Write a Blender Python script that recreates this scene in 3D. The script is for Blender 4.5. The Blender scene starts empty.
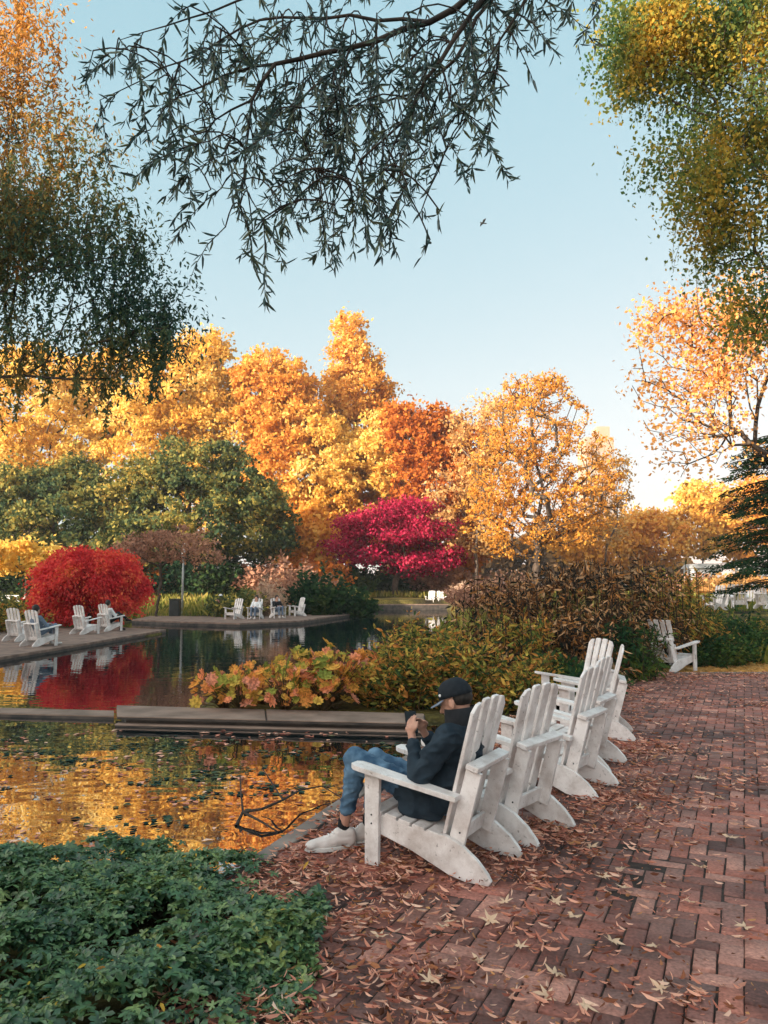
import bpy, bmesh, math, random
import numpy as np
from mathutils import Vector, Matrix, noise as mnoise

R = math.radians
rng = np.random.default_rng(11)
random.seed(5)
scene = bpy.context.scene
col = scene.collection

# ------------------------------------------------------------------ camera
FPX = 769.0; CAMH = 1.65; PITCH = math.atan(74 / 769.0)
cam_d = bpy.data.cameras.new('camera'); cam = bpy.data.objects.new('camera', cam_d); col.objects.link(cam)
cam.location = (0, 0, CAMH); cam.rotation_euler = (math.pi / 2 + PITCH, 0, 0)
cam_d.sensor_fit = 'VERTICAL'; cam_d.sensor_height = 36.0; cam_d.lens = 36.0 * FPX / 1024
cam_d.clip_start = 0.05; cam_d.clip_end = 3000
scene.camera = cam
cp, sp_ = math.cos(PITCH), math.sin(PITCH)

def ray(px, py):
    u = (px - 384) / FPX; v = (512 - py) / FPX
    return np.array([u, cp - v * sp_, sp_ + v * cp])

def at(px, py, Y):
    r = ray(px, py); t = Y / r[1]
    return np.array([r[0] * t, Y, CAMH + r[2] * t])

def ground(px, py, z=0.0):
    r = ray(px, py); t = (z - CAMH) / r[2]
    return np.array([r[0] * t, r[1] * t, z])

# ------------------------------------------------------------------ render / world / sun
scene.render.engine = 'CYCLES'
scene.view_settings.view_transform = 'Standard'
scene.view_settings.look = 'None'
scene.view_settings.gamma = 1.0
scene.view_settings.use_curve_mapping = False
scene.view_settings.exposure = 1.88
scene.cycles.max_bounces = 6
scene.cycles.diffuse_bounces = 3
scene.cycles.glossy_bounces = 3
scene.cycles.transmission_bounces = 2
scene.cycles.transparent_max_bounces = 4

SUN_EL, SUN_AZ = R(13), R(238)      # azimuth clockwise from +Y: behind the camera, to the left
w = bpy.data.worlds.new("World"); scene.world = w; w.use_nodes = True
nt = w.node_tree
for n in list(nt.nodes): nt.nodes.remove(n)
sky = nt.nodes.new('ShaderNodeTexSky'); sky.sky_type = 'NISHITA'; sky.sun_disc = False
sky.sun_elevation = SUN_EL; sky.sun_rotation = SUN_AZ
sky.air_density = 1.0; sky.dust_density = 0.7; sky.ozone_density = 1.2; sky.altitude = 50
hs = nt.nodes.new('ShaderNodeHueSaturation'); hs.inputs['Saturation'].default_value = 0.62; hs.inputs['Hue'].default_value = 0.465
bg = nt.nodes.new('ShaderNodeBackground'); bg.inputs['Strength'].default_value = 0.105
out = nt.nodes.new('ShaderNodeOutputWorld')
nt.links.new(sky.outputs[0], hs.inputs['Color']); # thin high haze over the clear sky: blue-grey overhead, paler and warmer towards the horizon, with a warm glow added round the sun to lift the shaded terrace
tcw = nt.nodes.new('ShaderNodeTexCoord'); sx = nt.nodes.new('ShaderNodeSeparateXYZ'); nt.links.new(tcw.outputs['Generated'], sx.inputs[0])
def wm(op, a, b=None, c=None):
    n = nt.nodes.new('ShaderNodeMath'); n.operation = op
    for i, v in enumerate((a, b, c)):
        if v is None: continue
        if isinstance(v, (int, float)): n.inputs[i].default_value = v
        else: nt.links.new(v, n.inputs[i])
    return n.outputs[0]
def wmix(f, a, b, mode='MIX'):
    n = nt.nodes.new('ShaderNodeMix'); n.data_type = 'RGBA'; n.blend_type = mode; n.clamp_factor = False
    for k, v in ((0, f), (6, a), (7, b)):
        if isinstance(v, (int, float)): n.inputs[k].default_value = v
        elif isinstance(v, tuple): n.inputs[k].default_value = (*v, 1)
        else: nt.links.new(v, n.inputs[k])
    return n.outputs[2]
up_ = wm('MAXIMUM', sx.outputs['Z'], 0.0)
fall = wm('POWER', wm('SUBTRACT', 1.0, up_), 3.0)
side = wm('MULTIPLY_ADD', sx.outputs['X'], 0.9, 0.5); side = wm('MINIMUM', wm('MAXIMUM', side, 0.0), 1.0)
horizon = wmix(side, (1.72, 2.02, 2.14), (3.1, 2.05, 1.72))
veil = wmix(fall, (.82, 1.62, 1.94), horizon)
base = wmix(0.80, hs.outputs[0], veil)
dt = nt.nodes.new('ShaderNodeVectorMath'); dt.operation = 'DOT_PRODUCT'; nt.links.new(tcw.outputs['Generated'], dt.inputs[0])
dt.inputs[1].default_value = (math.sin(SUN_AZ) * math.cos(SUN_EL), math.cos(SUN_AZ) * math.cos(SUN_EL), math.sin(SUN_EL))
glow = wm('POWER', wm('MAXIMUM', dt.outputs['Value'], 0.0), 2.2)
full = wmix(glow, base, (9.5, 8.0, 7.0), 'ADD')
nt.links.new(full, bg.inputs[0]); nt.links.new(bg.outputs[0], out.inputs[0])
sd = bpy.data.lights.new('sun', 'SUN'); sun = bpy.data.objects.new('sun', sd); col.objects.link(sun)
sd.energy = 3.6; sd.angle = R(0.6); sd.color = (1.0, 0.86, 0.68)
sdir = Vector((math.sin(SUN_AZ) * math.cos(SUN_EL), math.cos(SUN_AZ) * math.cos(SUN_EL), math.sin(SUN_EL)))
sun.rotation_euler = sdir.to_track_quat('Z', 'Y').to_euler()

# ------------------------------------------------------------------ materials
def newmat(name):
    m = bpy.data.materials.new(name); m.use_nodes = True
    n = m.node_tree; n.nodes.clear()
    return m, n, n.nodes, n.links

def ramp(N, cols, interp='LINEAR'):
    r = N.new('ShaderNodeValToRGB'); cr = r.color_ramp; cr.interpolation = interp
    k = len(cols)
    while len(cr.elements) < k: cr.elements.new(0.5)
    for i, c in enumerate(cols):
        if len(c) == 2: cr.elements[i].position = c[0]; c = c[1]
        else: cr.elements[i].position = i / max(1, k - 1) if interp == 'LINEAR' else i / k
        cr.elements[i].color = (*c, 1)
    return r

def leafmat(name, cols, trans=0.35, mottle=None, scale=0.3, amount=0.5, rough=None):
    """leaf colour: a random tone for every leaf, drifting from clump to clump of the plant"""
    m, t, N, L = newmat(name)
    g = N.new('ShaderNodeNewGeometry')
    tc = N.new('ShaderNodeTexCoord')
    no = N.new('ShaderNodeTexNoise'); no.inputs['Scale'].default_value = scale; no.inputs['Detail'].default_value = 2
    L.new(tc.outputs['Object'], no.inputs['Vector'])
    r1 = ramp(N, cols); 
    mx = N.new('ShaderNodeMath'); mx.operation = 'MULTIPLY_ADD'
    L.new(g.outputs['Random Per Island'], mx.inputs[0]); mx.inputs[1].default_value = 1 - amount
    m2 = N.new('ShaderNodeMapRange'); m2.inputs['From Min'].default_value = 0.33; m2.inputs['From Max'].default_value = 0.67
    m2.inputs['To Min'].default_value = 0; m2.inputs['To Max'].default_value = amount
    L.new(no.outputs['Fac'], m2.inputs['Value']); L.new(m2.outputs[0], mx.inputs[2])
    L.new(mx.outputs[0], r1.inputs['Fac'])
    d = N.new('ShaderNodeBsdfDiffuse'); tr = N.new('ShaderNodeBsdfTranslucent')
    if mottle:
        nm = N.new('ShaderNodeTexNoise'); nm.inputs['Scale'].default_value = mottle; nm.inputs['Detail'].default_value = 3; L.new(tc.outputs['Object'], nm.inputs['Vector'])
        rm = ramp(N, [(.36, (.45, .40, .35)), (.62, (1.25, 1.2, 1.1))]); L.new(nm.outputs['Fac'], rm.inputs[0])
        mm = N.new('ShaderNodeMix'); mm.data_type = 'RGBA'; mm.blend_type = 'MULTIPLY'; mm.inputs[0].default_value = .8
        L.new(r1.outputs[0], mm.inputs[6]); L.new(rm.outputs[0], mm.inputs[7])
        class _o: outputs = [mm.outputs[2]]
        r1 = _o
    L.new(r1.outputs[0], d.inputs['Color']); L.new(r1.outputs[0], tr.inputs['Color'])
    mix = N.new('ShaderNodeMixShader'); mix.inputs[0].default_value = trans
    L.new(d.outputs[0], mix.inputs[1]); L.new(tr.outputs[0], mix.inputs[2])
    o = N.new('ShaderNodeOutputMaterial'); last = mix
    if rough is not None:
        gl = N.new('ShaderNodeBsdfGlossy'); gl.inputs['Roughness'].default_value = rough
        mg = N.new('ShaderNodeMixShader'); mg.inputs[0].default_value = 0.06
        L.new(mix.outputs[0], mg.inputs[1]); L.new(gl.outputs[0], mg.inputs[2]); last = mg
    L.new(last.outputs[0], o.inputs[0])
    return m

def solid(name, c1, c2=None, scale=8, rough=0.7, bump=0.0, detail=6, spec=0.3, stretch=None, contrast=(0.35, 0.65), metal=0, bdist=0.01):
    m, t, N, L = newmat(name)
    b = N.new('ShaderNodeBsdfPrincipled'); o = N.new('ShaderNodeOutputMaterial'); L.new(b.outputs[0], o.inputs[0])
    b.inputs['Roughness'].default_value = rough; b.inputs['Specular IOR Level'].default_value = spec
    b.inputs['Metallic'].default_value = metal
    tc = N.new('ShaderNodeTexCoord'); mp = N.new('ShaderNodeMapping'); L.new(tc.outputs['Object'], mp.inputs[0])
    if stretch: mp.inputs['Scale'].default_value = stretch
    no = N.new('ShaderNodeTexNoise'); no.inputs['Scale'].default_value = scale; no.inputs['Detail'].default_value = detail
    L.new(mp.outputs[0], no.inputs['Vector'])
    r = ramp(N, [(contrast[0], c1), (contrast[1], c2 or c1)]); L.new(no.outputs['Fac'], r.inputs[0]); L.new(r.outputs[0], b.inputs['Base Color'])
    if bump:
        bp = N.new('ShaderNodeBump'); bp.inputs['Strength'].default_value = bump; bp.inputs['Distance'].default_value = bdist
        L.new(no.outputs['Fac'], bp.inputs['Height']); L.new(bp.outputs[0], b.inputs['Normal'])
    return m

M = {}
M['bark'] = solid('bark', (.03, .022, .018), (.10, .07, .05), 6, .9, .6, stretch=(3, 3, .6))
M['bark_light'] = solid('bark_light', (.10, .075, .06), (.22, .17, .13), 5, .9, .5, stretch=(3, 3, .6))
M['twig'] = solid('twig', (.02, .018, .017), (.06, .045, .035), 9, .9)
M['dark_metal'] = solid('dark_metal', (.03, .035, .035), (.045, .05, .05), 4, .5)
M['grey_metal'] = solid('grey_metal', (.35, .35, .34), (.5, .5, .48), 4, .5)
M['white_simple'] = solid('white_simple', (.7, .7, .7), (.8, .8, .8), 2, .6)

def paint_mat():
    m, t, N, L = newmat('weathered_white_paint')
    b = N.new('ShaderNodeBsdfPrincipled'); o = N.new('ShaderNodeOutputMaterial'); L.new(b.outputs[0], o.inputs[0])
    b.inputs['Roughness'].default_value = .55; b.inputs['Specular IOR Level'].default_value = .3
    tc = N.new('ShaderNodeTexCoord'); oi = N.new('ShaderNodeObjectInfo')
    ad = N.new('ShaderNodeVectorMath'); ad.operation = 'ADD'; L.new(tc.outputs['Object'], ad.inputs[0]); L.new(oi.outputs['Location'], ad.inputs[1])
    n1 = N.new('ShaderNodeTexNoise'); n1.inputs['Scale'].default_value = 5; n1.inputs['Detail'].default_value = 8; n1.inputs['Roughness'].default_value = .7
    n2 = N.new('ShaderNodeTexNoise'); n2.inputs['Scale'].default_value = 38; n2.inputs['Detail'].default_value = 5
    L.new(ad.outputs[0], n1.inputs['Vector']); L.new(ad.outputs[0], n2.inputs['Vector'])
    r1 = ramp(N, [(.32, (.48, .42, .39)), (.58, (.77, .735, .715))]); L.new(n1.outputs['Fac'], r1.inputs[0])
    r2 = ramp(N, [(.27, (.25, .23, .2)), (.36, (1, 1, 1))]); L.new(n2.outputs['Fac'], r2.inputs[0])
    mx = N.new('ShaderNodeMix'); mx.data_type = 'RGBA'; mx.blend_type = 'MULTIPLY'; mx.inputs[0].default_value = .7
    L.new(r1.outputs[0], mx.inputs[6]); L.new(r2.outputs[0], mx.inputs[7])
    # grime splashed up from the wet bricks, in ragged patches
    L.new(mx.outputs[2], b.inputs['Base Color'])
    bp = N.new('ShaderNodeBump'); bp.inputs['Strength'].default_value = .25; bp.inputs['Distance'].default_value = .003
    L.new(n2.outputs['Fac'], bp.inputs['Height']); L.new(bp.outputs[0], b.inputs['Normal'])
    return m
M['paint'] = paint_mat()

# ------------------------------------------------------------------ object helpers
def tag(o, label=None, cat=None, group=None, kind=None):
    if label: o['label'] = label
    if cat: o['category'] = cat
    if group: o['group'] = group
    if kind: o['kind'] = kind
    return o

def empty(name, loc=(0, 0, 0), rz=0.0, label=None, cat=None, group=None):
    o = bpy.data.objects.new(name, None); col.objects.link(o)
    o.location = tuple(float(v) for v in loc); o.rotation_euler = (0, 0, rz); o.empty_display_size = .1
    return tag(o, label, cat, group)

def link(name, me, mat, parent=None):
    o = bpy.data.objects.new(name, me); col.objects.link(o)
    if mat is not None: me.materials.append(mat)
    if parent is not None:
        o.parent = parent
    return o

def mesh_np(name, V, loops, sizes, smooth=False):
    me = bpy.data.meshes.new(name)
    V = np.ascontiguousarray(V, dtype=np.float32); loops = np.ascontiguousarray(loops, dtype=np.int32)
    sizes = np.asarray(sizes, dtype=np.int32)
    me.vertices.add(len(V)); me.vertices.foreach_set('co', V.ravel())
    me.loops.add(len(loops)); me.loops.foreach_set('vertex_index', loops)
    me.polygons.add(len(sizes))
    st = np.concatenate([[0], np.cumsum(sizes)[:-1]]).astype(np.int32)
    me.polygons.foreach_set('loop_start', st)
    me.polygons.foreach_set('loop_total', sizes)
    if smooth: me.polygons.foreach_set('use_smooth', np.ones(len(sizes), dtype=bool))
    me.update(calc_edges=True)
    return me

def nrm(a): return a / np.maximum(1e-9, np.linalg.norm(a, axis=-1, keepdims=True))
def rdir(n, r=rng): return nrm(r.normal(size=(n, 3)))

DIAMOND = (np.array([(-.5, 0, 0), (0, .33, .08), (.5, 0, 0), (0, -.33, .08)]), [(0, 1, 2, 3)])
LANCE = (np.array([(0, 0, 0), (.3, .085, .03), (.7, .065, -.03), (1, 0, -.12), (.7, -.065, -.03), (.3, -.085, .03)]), [(0, 3, 2, 1), (0, 5, 4, 3)])
CURL = (np.array([(0, 0, .12), (.3, .075, .02), (.7, .06, .05), (1, .06, .28), (.7, -.035, .17), (.3, -.055, .15)]), [(0, 3, 2, 1), (0, 5, 4, 3)])
def lobed(n, depth, width=0.5, dish=0.0, gap=0.5, sh=.78):
    V = [(0, 0, 0)]; F = []
    for i in range(n):
        a0 = (i - (n - 1) / 2) * (2 * math.pi - gap) / n
        s = (2 * math.pi - gap) / n / 2
        ln = 1 - .28 * abs(i - (n - 1) / 2) / ((n - 1) / 2)
        for da, rr in ((-s, depth), (-s * width, sh), (0, 1.0), (s * width, sh)):
            V.append((math.cos(a0 + da) * rr * ln, math.sin(a0 + da) * rr * ln, dish * rr * rr - (.08 if rr == 1 else 0)))
    a1 = n / 2 * (2 * math.pi - gap) / n
    V.append((math.cos(a1) * depth * .7, math.sin(a1) * depth * .7, 0))
    for i in range(1, len(V) - 1): F.append((0, i, i + 1))
    return (np.array(V), F)
MAPLE = lobed(5, .30, .42, .20, .9, .56)
PALM = lobed(5, .34, .55, -.10, .8)
WIDE = (LANCE[0] * [1, 2.0, 1], LANCE[1])
SLIM = (LANCE[0] * [1, 1.45, 1], LANCE[1])
BIGLEAF = lobed(9, .70, .5, .30, .25, .84)

def leafmesh(name, P, D, Nn, S, tpl, mat, parent=None):
    V, F = tpl; k = len(V); n = len(P)
    D = nrm(D); B = nrm(np.cross(Nn, D)); N2 = np.cross(D, B)
    S = np.broadcast_to(np.asarray(S, dtype=float).reshape(-1, 1, 1), (n, 1, 1)) if np.ndim(S) else np.full((n, 1, 1), S)
    W = P[:, None, :] + S * (V[None, :, 0:1] * D[:, None, :] + V[None, :, 1:2] * B[:, None, :] + V[None, :, 2:3] * N2[:, None, :])
    fl = np.concatenate([np.array(f) for f in F]); fs = np.array([len(f) for f in F])
    loops = (fl[None, :] + (np.arange(n) * k)[:, None]).ravel()
    sizes = np.tile(fs, n)
    return link(name, mesh_np(name, W.reshape(-1, 3), loops, sizes), mat, parent)

def tubemesh(name, segs, mat, parent=None, k=6):
    """segs: array (n, 8) = a(3), b(3), ra, rb"""
    s = np.asarray(segs, dtype=float); n = len(s)
    a, b, ra, rb = s[:, :3], s[:, 3:6], s[:, 6], s[:, 7]
    d = nrm(b - a); ref = np.where(np.abs(d[:, 2:3]) > .9, np.array([[1., 0, 0]]), np.array([[0, 0, 1.]]))
    u = nrm(np.cross(d, ref)); v = np.cross(d, u)
    th = np.arange(k) * 2 * math.pi / k
    ring = np.cos(th)[None, :, None] * u[:, None, :] + np.sin(th)[None, :, None] * v[:, None, :]
    A = a[:, None, :] + ring * ra[:, None, None]; Bv = b[:, None, :] + ring * rb[:, None, None] + d[:, None, :] * (rb * .3)[:, None, None]
    W = np.concatenate([A, Bv], axis=1).reshape(-1, 3)
    q = np.array([(i, (i + 1) % k, k + (i + 1) % k, k + i) for i in range(k)]).ravel()
    loops = (q[None, :] + (np.arange(n) * 2 * k)[:, None]).ravel()
    return link(name, mesh_np(name, W, loops, np.full(n * k, 4), smooth=True), mat, parent)

class MB:
    def __init__(s): s.bm = bmesh.new()
    def box(s, c, size, rot=None, bevel=0.0):
        r = bmesh.ops.create_cube(s.bm, size=1.0)
        vs = r['verts']
        m = Matrix.Translation(Vector([float(x) for x in c])) @ (rot.to_4x4() if rot is not None else Matrix.Identity(4)) @ Matrix.Diagonal((*[float(x) for x in size], 1))
        bmesh.ops.transform(s.bm, matrix=m, verts=vs)
        if bevel:
            es = list({e for v in vs for e in v.link_edges})
            bmesh.ops.bevel(s.bm, geom=es, offset=bevel, segments=1, affect='EDGES', profile=.5)
        return s
    def prism(s, pts, y0, y1, bevel=0.0, axis='y'):
        """outline in x,z extruded along y (axis 'y'), or in x,y extruded along z (axis 'z')"""
        f = (lambda p, t: (p[0], t, p[1])) if axis == 'y' else (lambda p, t: (p[0], p[1], t))
        a = [s.bm.verts.new(f(p, y0)) for p in pts]; b = [s.bm.verts.new(f(p, y1)) for p in pts]
        fs = [s.bm.faces.new(a), s.bm.faces.new(b[::-1])]
        n = len(pts)
        for i in range(n): fs.append(s.bm.faces.new((a[i], b[i], b[(i + 1) % n], a[(i + 1) % n])))
        bmesh.ops.recalc_face_normals(s.bm, faces=fs)
        if bevel:
            es = list(fs[0].edges) + list(fs[1].edges)
            bmesh.ops.bevel(s.bm, geom=es, offset=bevel, segments=2, affect='EDGES', profile=.6)
        return s
    def bar(s, a, b, w, h, bevel=0.0):
        a = Vector(a); b = Vector(b); d = b - a
        q = d.to_track_quat('X', 'Z').to_matrix()
        return s.box((a + b) / 2, (d.length, w, h), q, bevel)
    def cone(s, a, b, ra, rb, k=10):
        a = Vector(a); b = Vector(b); d = b - a
        r = bmesh.ops.create_cone(s.bm, cap_ends=True, segments=k, radius1=ra, radius2=rb, depth=d.length)
        m = Matrix.Translation((a + b) / 2) @ d.to_track_quat('Z', 'Y').to_matrix().to_4x4()
        bmesh.ops.transform(s.bm, matrix=m, verts=r['verts']); return s
    def ball(s, c, r, scale=(1, 1, 1), k=14, rot=None):
        q = bmesh.ops.create_uvsphere(s.bm, u_segments=k, v_segments=max(6, k // 2 + 2), radius=r)
        m = Matrix.Translation(Vector(c)) @ (rot.to_4x4() if rot is not None else Matrix.Identity(4)) @ Matrix.Diagonal((*scale, 1))
        bmesh.ops.transform(s.bm, matrix=m, verts=q['verts']); return s
    def capsule(s, a, b, ra, rb, k=12):
        s.cone(a, b, ra, rb, k); s.ball(a, ra, k=k); s.ball(b, rb, k=k); return s
    def build(s, name, mat, parent=None, smooth=False):
        me = bpy.data.meshes.new(name); s.bm.to_mesh(me); s.bm.free()
        if smooth: me.polygons.foreach_set('use_smooth', np.ones(len(me.polygons), dtype=bool))
        return link(name, me, mat, parent)
    def organic(s, name, mat, parent=None, voxel=.012, smooth=4, folds=None):
        """fuse the primitives into one continuous skin"""
        me = bpy.data.meshes.new(name + '_tmp'); s.bm.to_mesh(me); s.bm.free()
        o = bpy.data.objects.new('tmp', me); col.objects.link(o)
        r = o.modifiers.new('r', 'REMESH'); r.mode = 'VOXEL'; r.voxel_size = voxel; r.use_smooth_shade = True
        sm = o.modifiers.new('s', 'SMOOTH'); sm.iterations = smooth; sm.factor = .5
        dg = bpy.context.evaluated_depsgraph_get(); dg.update()
        res = bpy.data.meshes.new_from_object(o.evaluated_get(dg)); res.name = name
        bpy.data.objects.remove(o); bpy.data.meshes.remove(me)
        res.polygons.foreach_set('use_smooth', np.ones(len(res.polygons), dtype=bool))
        res.materials.clear()
        if folds:
            amp, sc = folds; n_ = len(res.vertices); co = np.zeros(n_ * 3, np.float32); res.vertices.foreach_get('co', co); no = np.zeros(n_ * 3, np.float32); res.vertices.foreach_get('normal', no)
            co = co.reshape(-1, 3); no = no.reshape(-1, 3)
            dv = np.array([1 - 2 * abs(mnoise.noise(Vector((float(c[0]) * sc + 3, float(c[1]) * sc, float(c[2]) * sc * 1.7)))) for c in co]) ** 2 - .45
            dv += .4 * np.array([mnoise.noise(Vector((float(c[0]) * sc * 2.3, float(c[1]) * sc * 2.3, float(c[2]) * sc * 3 + 9))) for c in co])
            co = co + no * (dv * amp)[:, None]; res.vertices.foreach_set('co', co.astype(np.float32).ravel()); res.update()
        return link(name, res, mat, parent)

def copy_tree(o, parent=None):
    c = o.copy(); col.objects.link(c); c.parent = parent
    for ch in list(o.children):
        copy_tree(ch, c)
    return c

# ------------------------------------------------------------------ terrain
def sstep(x, a, b):
    t = np.clip((x - a) / (b - a), 0, 1); return t * t * (3 - 2 * t)

def inpoly(x, y, poly):
    x = np.asarray(x); y = np.asarray(y); r = np.zeros(x.shape, bool); n = len(poly)
    for i in range(n):
        x1, y1 = poly[i]; x2, y2 = poly[(i + 1) % n]
        if y1 == y2: continue
        c = ((y1 > y) != (y2 > y)) & (x < (x2 - x1) * (y - y1) / (y2 - y1) + x1)
        r ^= c
    return r

def polydist(x, y, poly):
    d = np.full(np.shape(x), 1e9); n = len(poly)
    for i in range(n):
        a = np.array(poly[i], float); b = np.array(poly[(i + 1) % n], float); ab = b - a
        t = np.clip(((x - a[0]) * ab[0] + (y - a[1]) * ab[1]) / max(1e-9, ab @ ab), 0, 1)
        d = np.minimum(d, np.hypot(x - a[0] - t * ab[0], y - a[1] - t * ab[1]))
    return d

WATER_Z = -0.13
EDGE0 = ground(250, 858)[:2]; EDGE1 = ground(338, 800)[:2]
ed = (EDGE1 - EDGE0) / np.linalg.norm(EDGE1 - EDGE0)
def edge_at(y): return EDGE0 + ed * (y - EDGE0[1]) / ed[1]
E_W = edge_at(9.7)
POND = [(-22, 4.75), (-1.4, 4.75), tuple(EDGE0), tuple(E_W), (E_W[0] - .1, 10.2), (-2.3, 10.3), (-2.6, 11.6), (-1.2, 13.2), (.5, 15.5),
        (1.2, 22), (2.5, 34), (5.5, 48), (5, 58), (-1.2, 58.5), (-2.5, 50), (-4.0, 38), (-6.6, 35.6), (-12.6, 39.5), (-13, 30), (-8.3, 29), (-8.3, 28), (-9.5, 17.6), (-22, 17)]

def terrain_z(x, y):
    x = np.asarray(x, float); y = np.asarray(y, float)
    z = np.full(x.shape, -0.07)
    z = z + .75 * sstep(y, 44, 62) + .5 * sstep(y, 62, 110)
    z = z + .62 * sstep(x, 8, 14) * sstep(y, 18, 34) * (1 - sstep(y, 44, 62))
    z = z + .04 * np.sin(x * .9 + 1) * np.sin(y * .7) * sstep(y, 14, 22)
    ins = inpoly(x, y, POND); d = polydist(x, y, POND)
    z = np.where(ins, z - (z + 0.9) * sstep(d, 0, .35), z)
    return z

def make_ground():
    xs = np.unique(np.concatenate([[-900, -500, -300, -200, -140, -100, -80], np.arange(-60, -14, 1.5), np.arange(-14, 12, .3), np.arange(12, 60, 1.5), [60, 80, 100, 140, 200, 300, 500, 900]]))
    ys = np.unique(np.concatenate([[-300, -150, -80, -50], np.arange(-30, 2, 2), np.arange(2, 20, .3), np.arange(20, 66, .6), np.arange(66, 120, 3), [120, 150, 200, 300, 500, 900, 1500]]))
    X, Y = np.meshgrid(xs, ys)
    Z = terrain_z(X, Y)
    TX = inpoly(X, Y, TERRACE); Z = np.where(TX, -0.12, Z)
    V = np.stack([X, Y, Z], -1).reshape(-1, 3)
    nx, ny = len(xs), len(ys)
    i = np.arange(nx - 1)[None, :] + (np.arange(ny - 1) * nx)[:, None]
    q = np.stack([i, i + 1, i + 1 + nx, i + nx], -1).reshape(-1)
    m, t, N, L = newmat('soil_and_grass')
    b = N.new('ShaderNodeBsdfPrincipled'); o = N.new('ShaderNodeOutputMaterial'); L.new(b.outputs[0], o.inputs[0])
    b.inputs['Roughness'].default_value = 1; b.inputs['Specular IOR Level'].default_value = .1
    tc = N.new('ShaderNodeTexCoord')
    n1 = N.new('ShaderNodeTexNoise'); n1.inputs['Scale'].default_value = .35; n1.inputs['Detail'].default_value = 8
    n2 = N.new('ShaderNodeTexNoise'); n2.inputs['Scale'].default_value = 14; n2.inputs['Detail'].default_value = 8
    L.new(tc.outputs['Object'], n1.inputs[0]); L.new(tc.outputs['Object'], n2.inputs[0])
    r1 = ramp(N, [(.38, (.030, .024, .016)), (.5, (.09, .075, .025)), (.62, (.20, .15, .04))]); L.new(n1.outputs['Fac'], r1.inputs[0])
    r2 = ramp(N, [(.35, (.5, .5, .5)), (.65, (1.2, 1.2, 1.2))]); L.new(n2.outputs['Fac'], r2.inputs[0])
    mx = N.new('ShaderNodeMix'); mx.data_type = 'RGBA'; mx.blend_type = 'MULTIPLY'; mx.inputs[0].default_value = 1
    L.new(r1.outputs[0], mx.inputs[6]); L.new(r2.outputs[0], mx.inputs[7]); L.new(mx.outputs[2], b.inputs['Base Color'])
    bp = N.new('ShaderNodeBump'); bp.inputs['Strength'].default_value = .8; bp.inputs['Distance'].default_value = .05
    L.new(n2.outputs['Fac'], bp.inputs['Height']); L.new(bp.outputs[0], b.inputs['Normal'])
    o = link('ground', mesh_np('ground', V, q, np.full((nx - 1) * (ny - 1), 4), smooth=True), m)
    tag(o, kind='structure')

TERRACE = [tuple(EDGE0), tuple(E_W), (E_W[0] + .9, 10.0), (2.75, 10.4), (4.55, 14.85), (14, 14.85), (14, 1), (-.55, 1), (-.75, 2.2), (-.9, 3.4), (-1.0, 4.3)]
make_ground()

# water
def make_water():
    m, t, N, L = newmat('pond_water')
    b = N.new('ShaderNodeBsdfPrincipled'); o = N.new('ShaderNodeOutputMaterial'); L.new(b.outputs[0], o.inputs[0])
    b.inputs['Base Color'].default_value = (.004, .010, .012, 1); b.inputs['Roughness'].default_value = .015; b.inputs['IOR'].default_value = 6.5
    tc = N.new('ShaderNodeTexCoord'); mp = N.new('ShaderNodeMapping'); mp.inputs['Scale'].default_value = (1, 1.6, 1); L.new(tc.outputs['Object'], mp.inputs[0])
    n1 = N.new('ShaderNodeTexNoise'); n1.inputs['Scale'].default_value = 4.2; n1.inputs['Detail'].default_value = 0
    n2 = N.new('ShaderNodeTexNoise'); n2.inputs['Scale'].default_value = 1.1; n2.inputs['Detail'].default_value = 0
    L.new(mp.outputs[0], n1.inputs[0]); L.new(mp.outputs[0], n2.inputs[0])
    a = N.new('ShaderNodeMath'); a.operation = 'MULTIPLY_ADD'; a.inputs[1].default_value = 1.6; L.new(n2.outputs['Fac'], a.inputs[0]); L.new(n1.outputs['Fac'], a.inputs[2])
    bp = N.new('ShaderNodeBump'); bp.inputs['Strength'].default_value = 1; bp.inputs['Distance'].default_value = .0016
    L.new(a.outputs[0], bp.inputs['Height']); L.new(bp.outputs[0], b.inputs['Normal'])
    V = np.array([(-24, 4.2, WATER_Z), (9, 4.2, WATER_Z), (9, 62, WATER_Z), (-24, 62, WATER_Z)], float)
    o = link('pond_water', mesh_np('pond_water', V, [0, 1, 2, 3], [4]), m); tag(o, kind='structure')
make_water()

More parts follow.
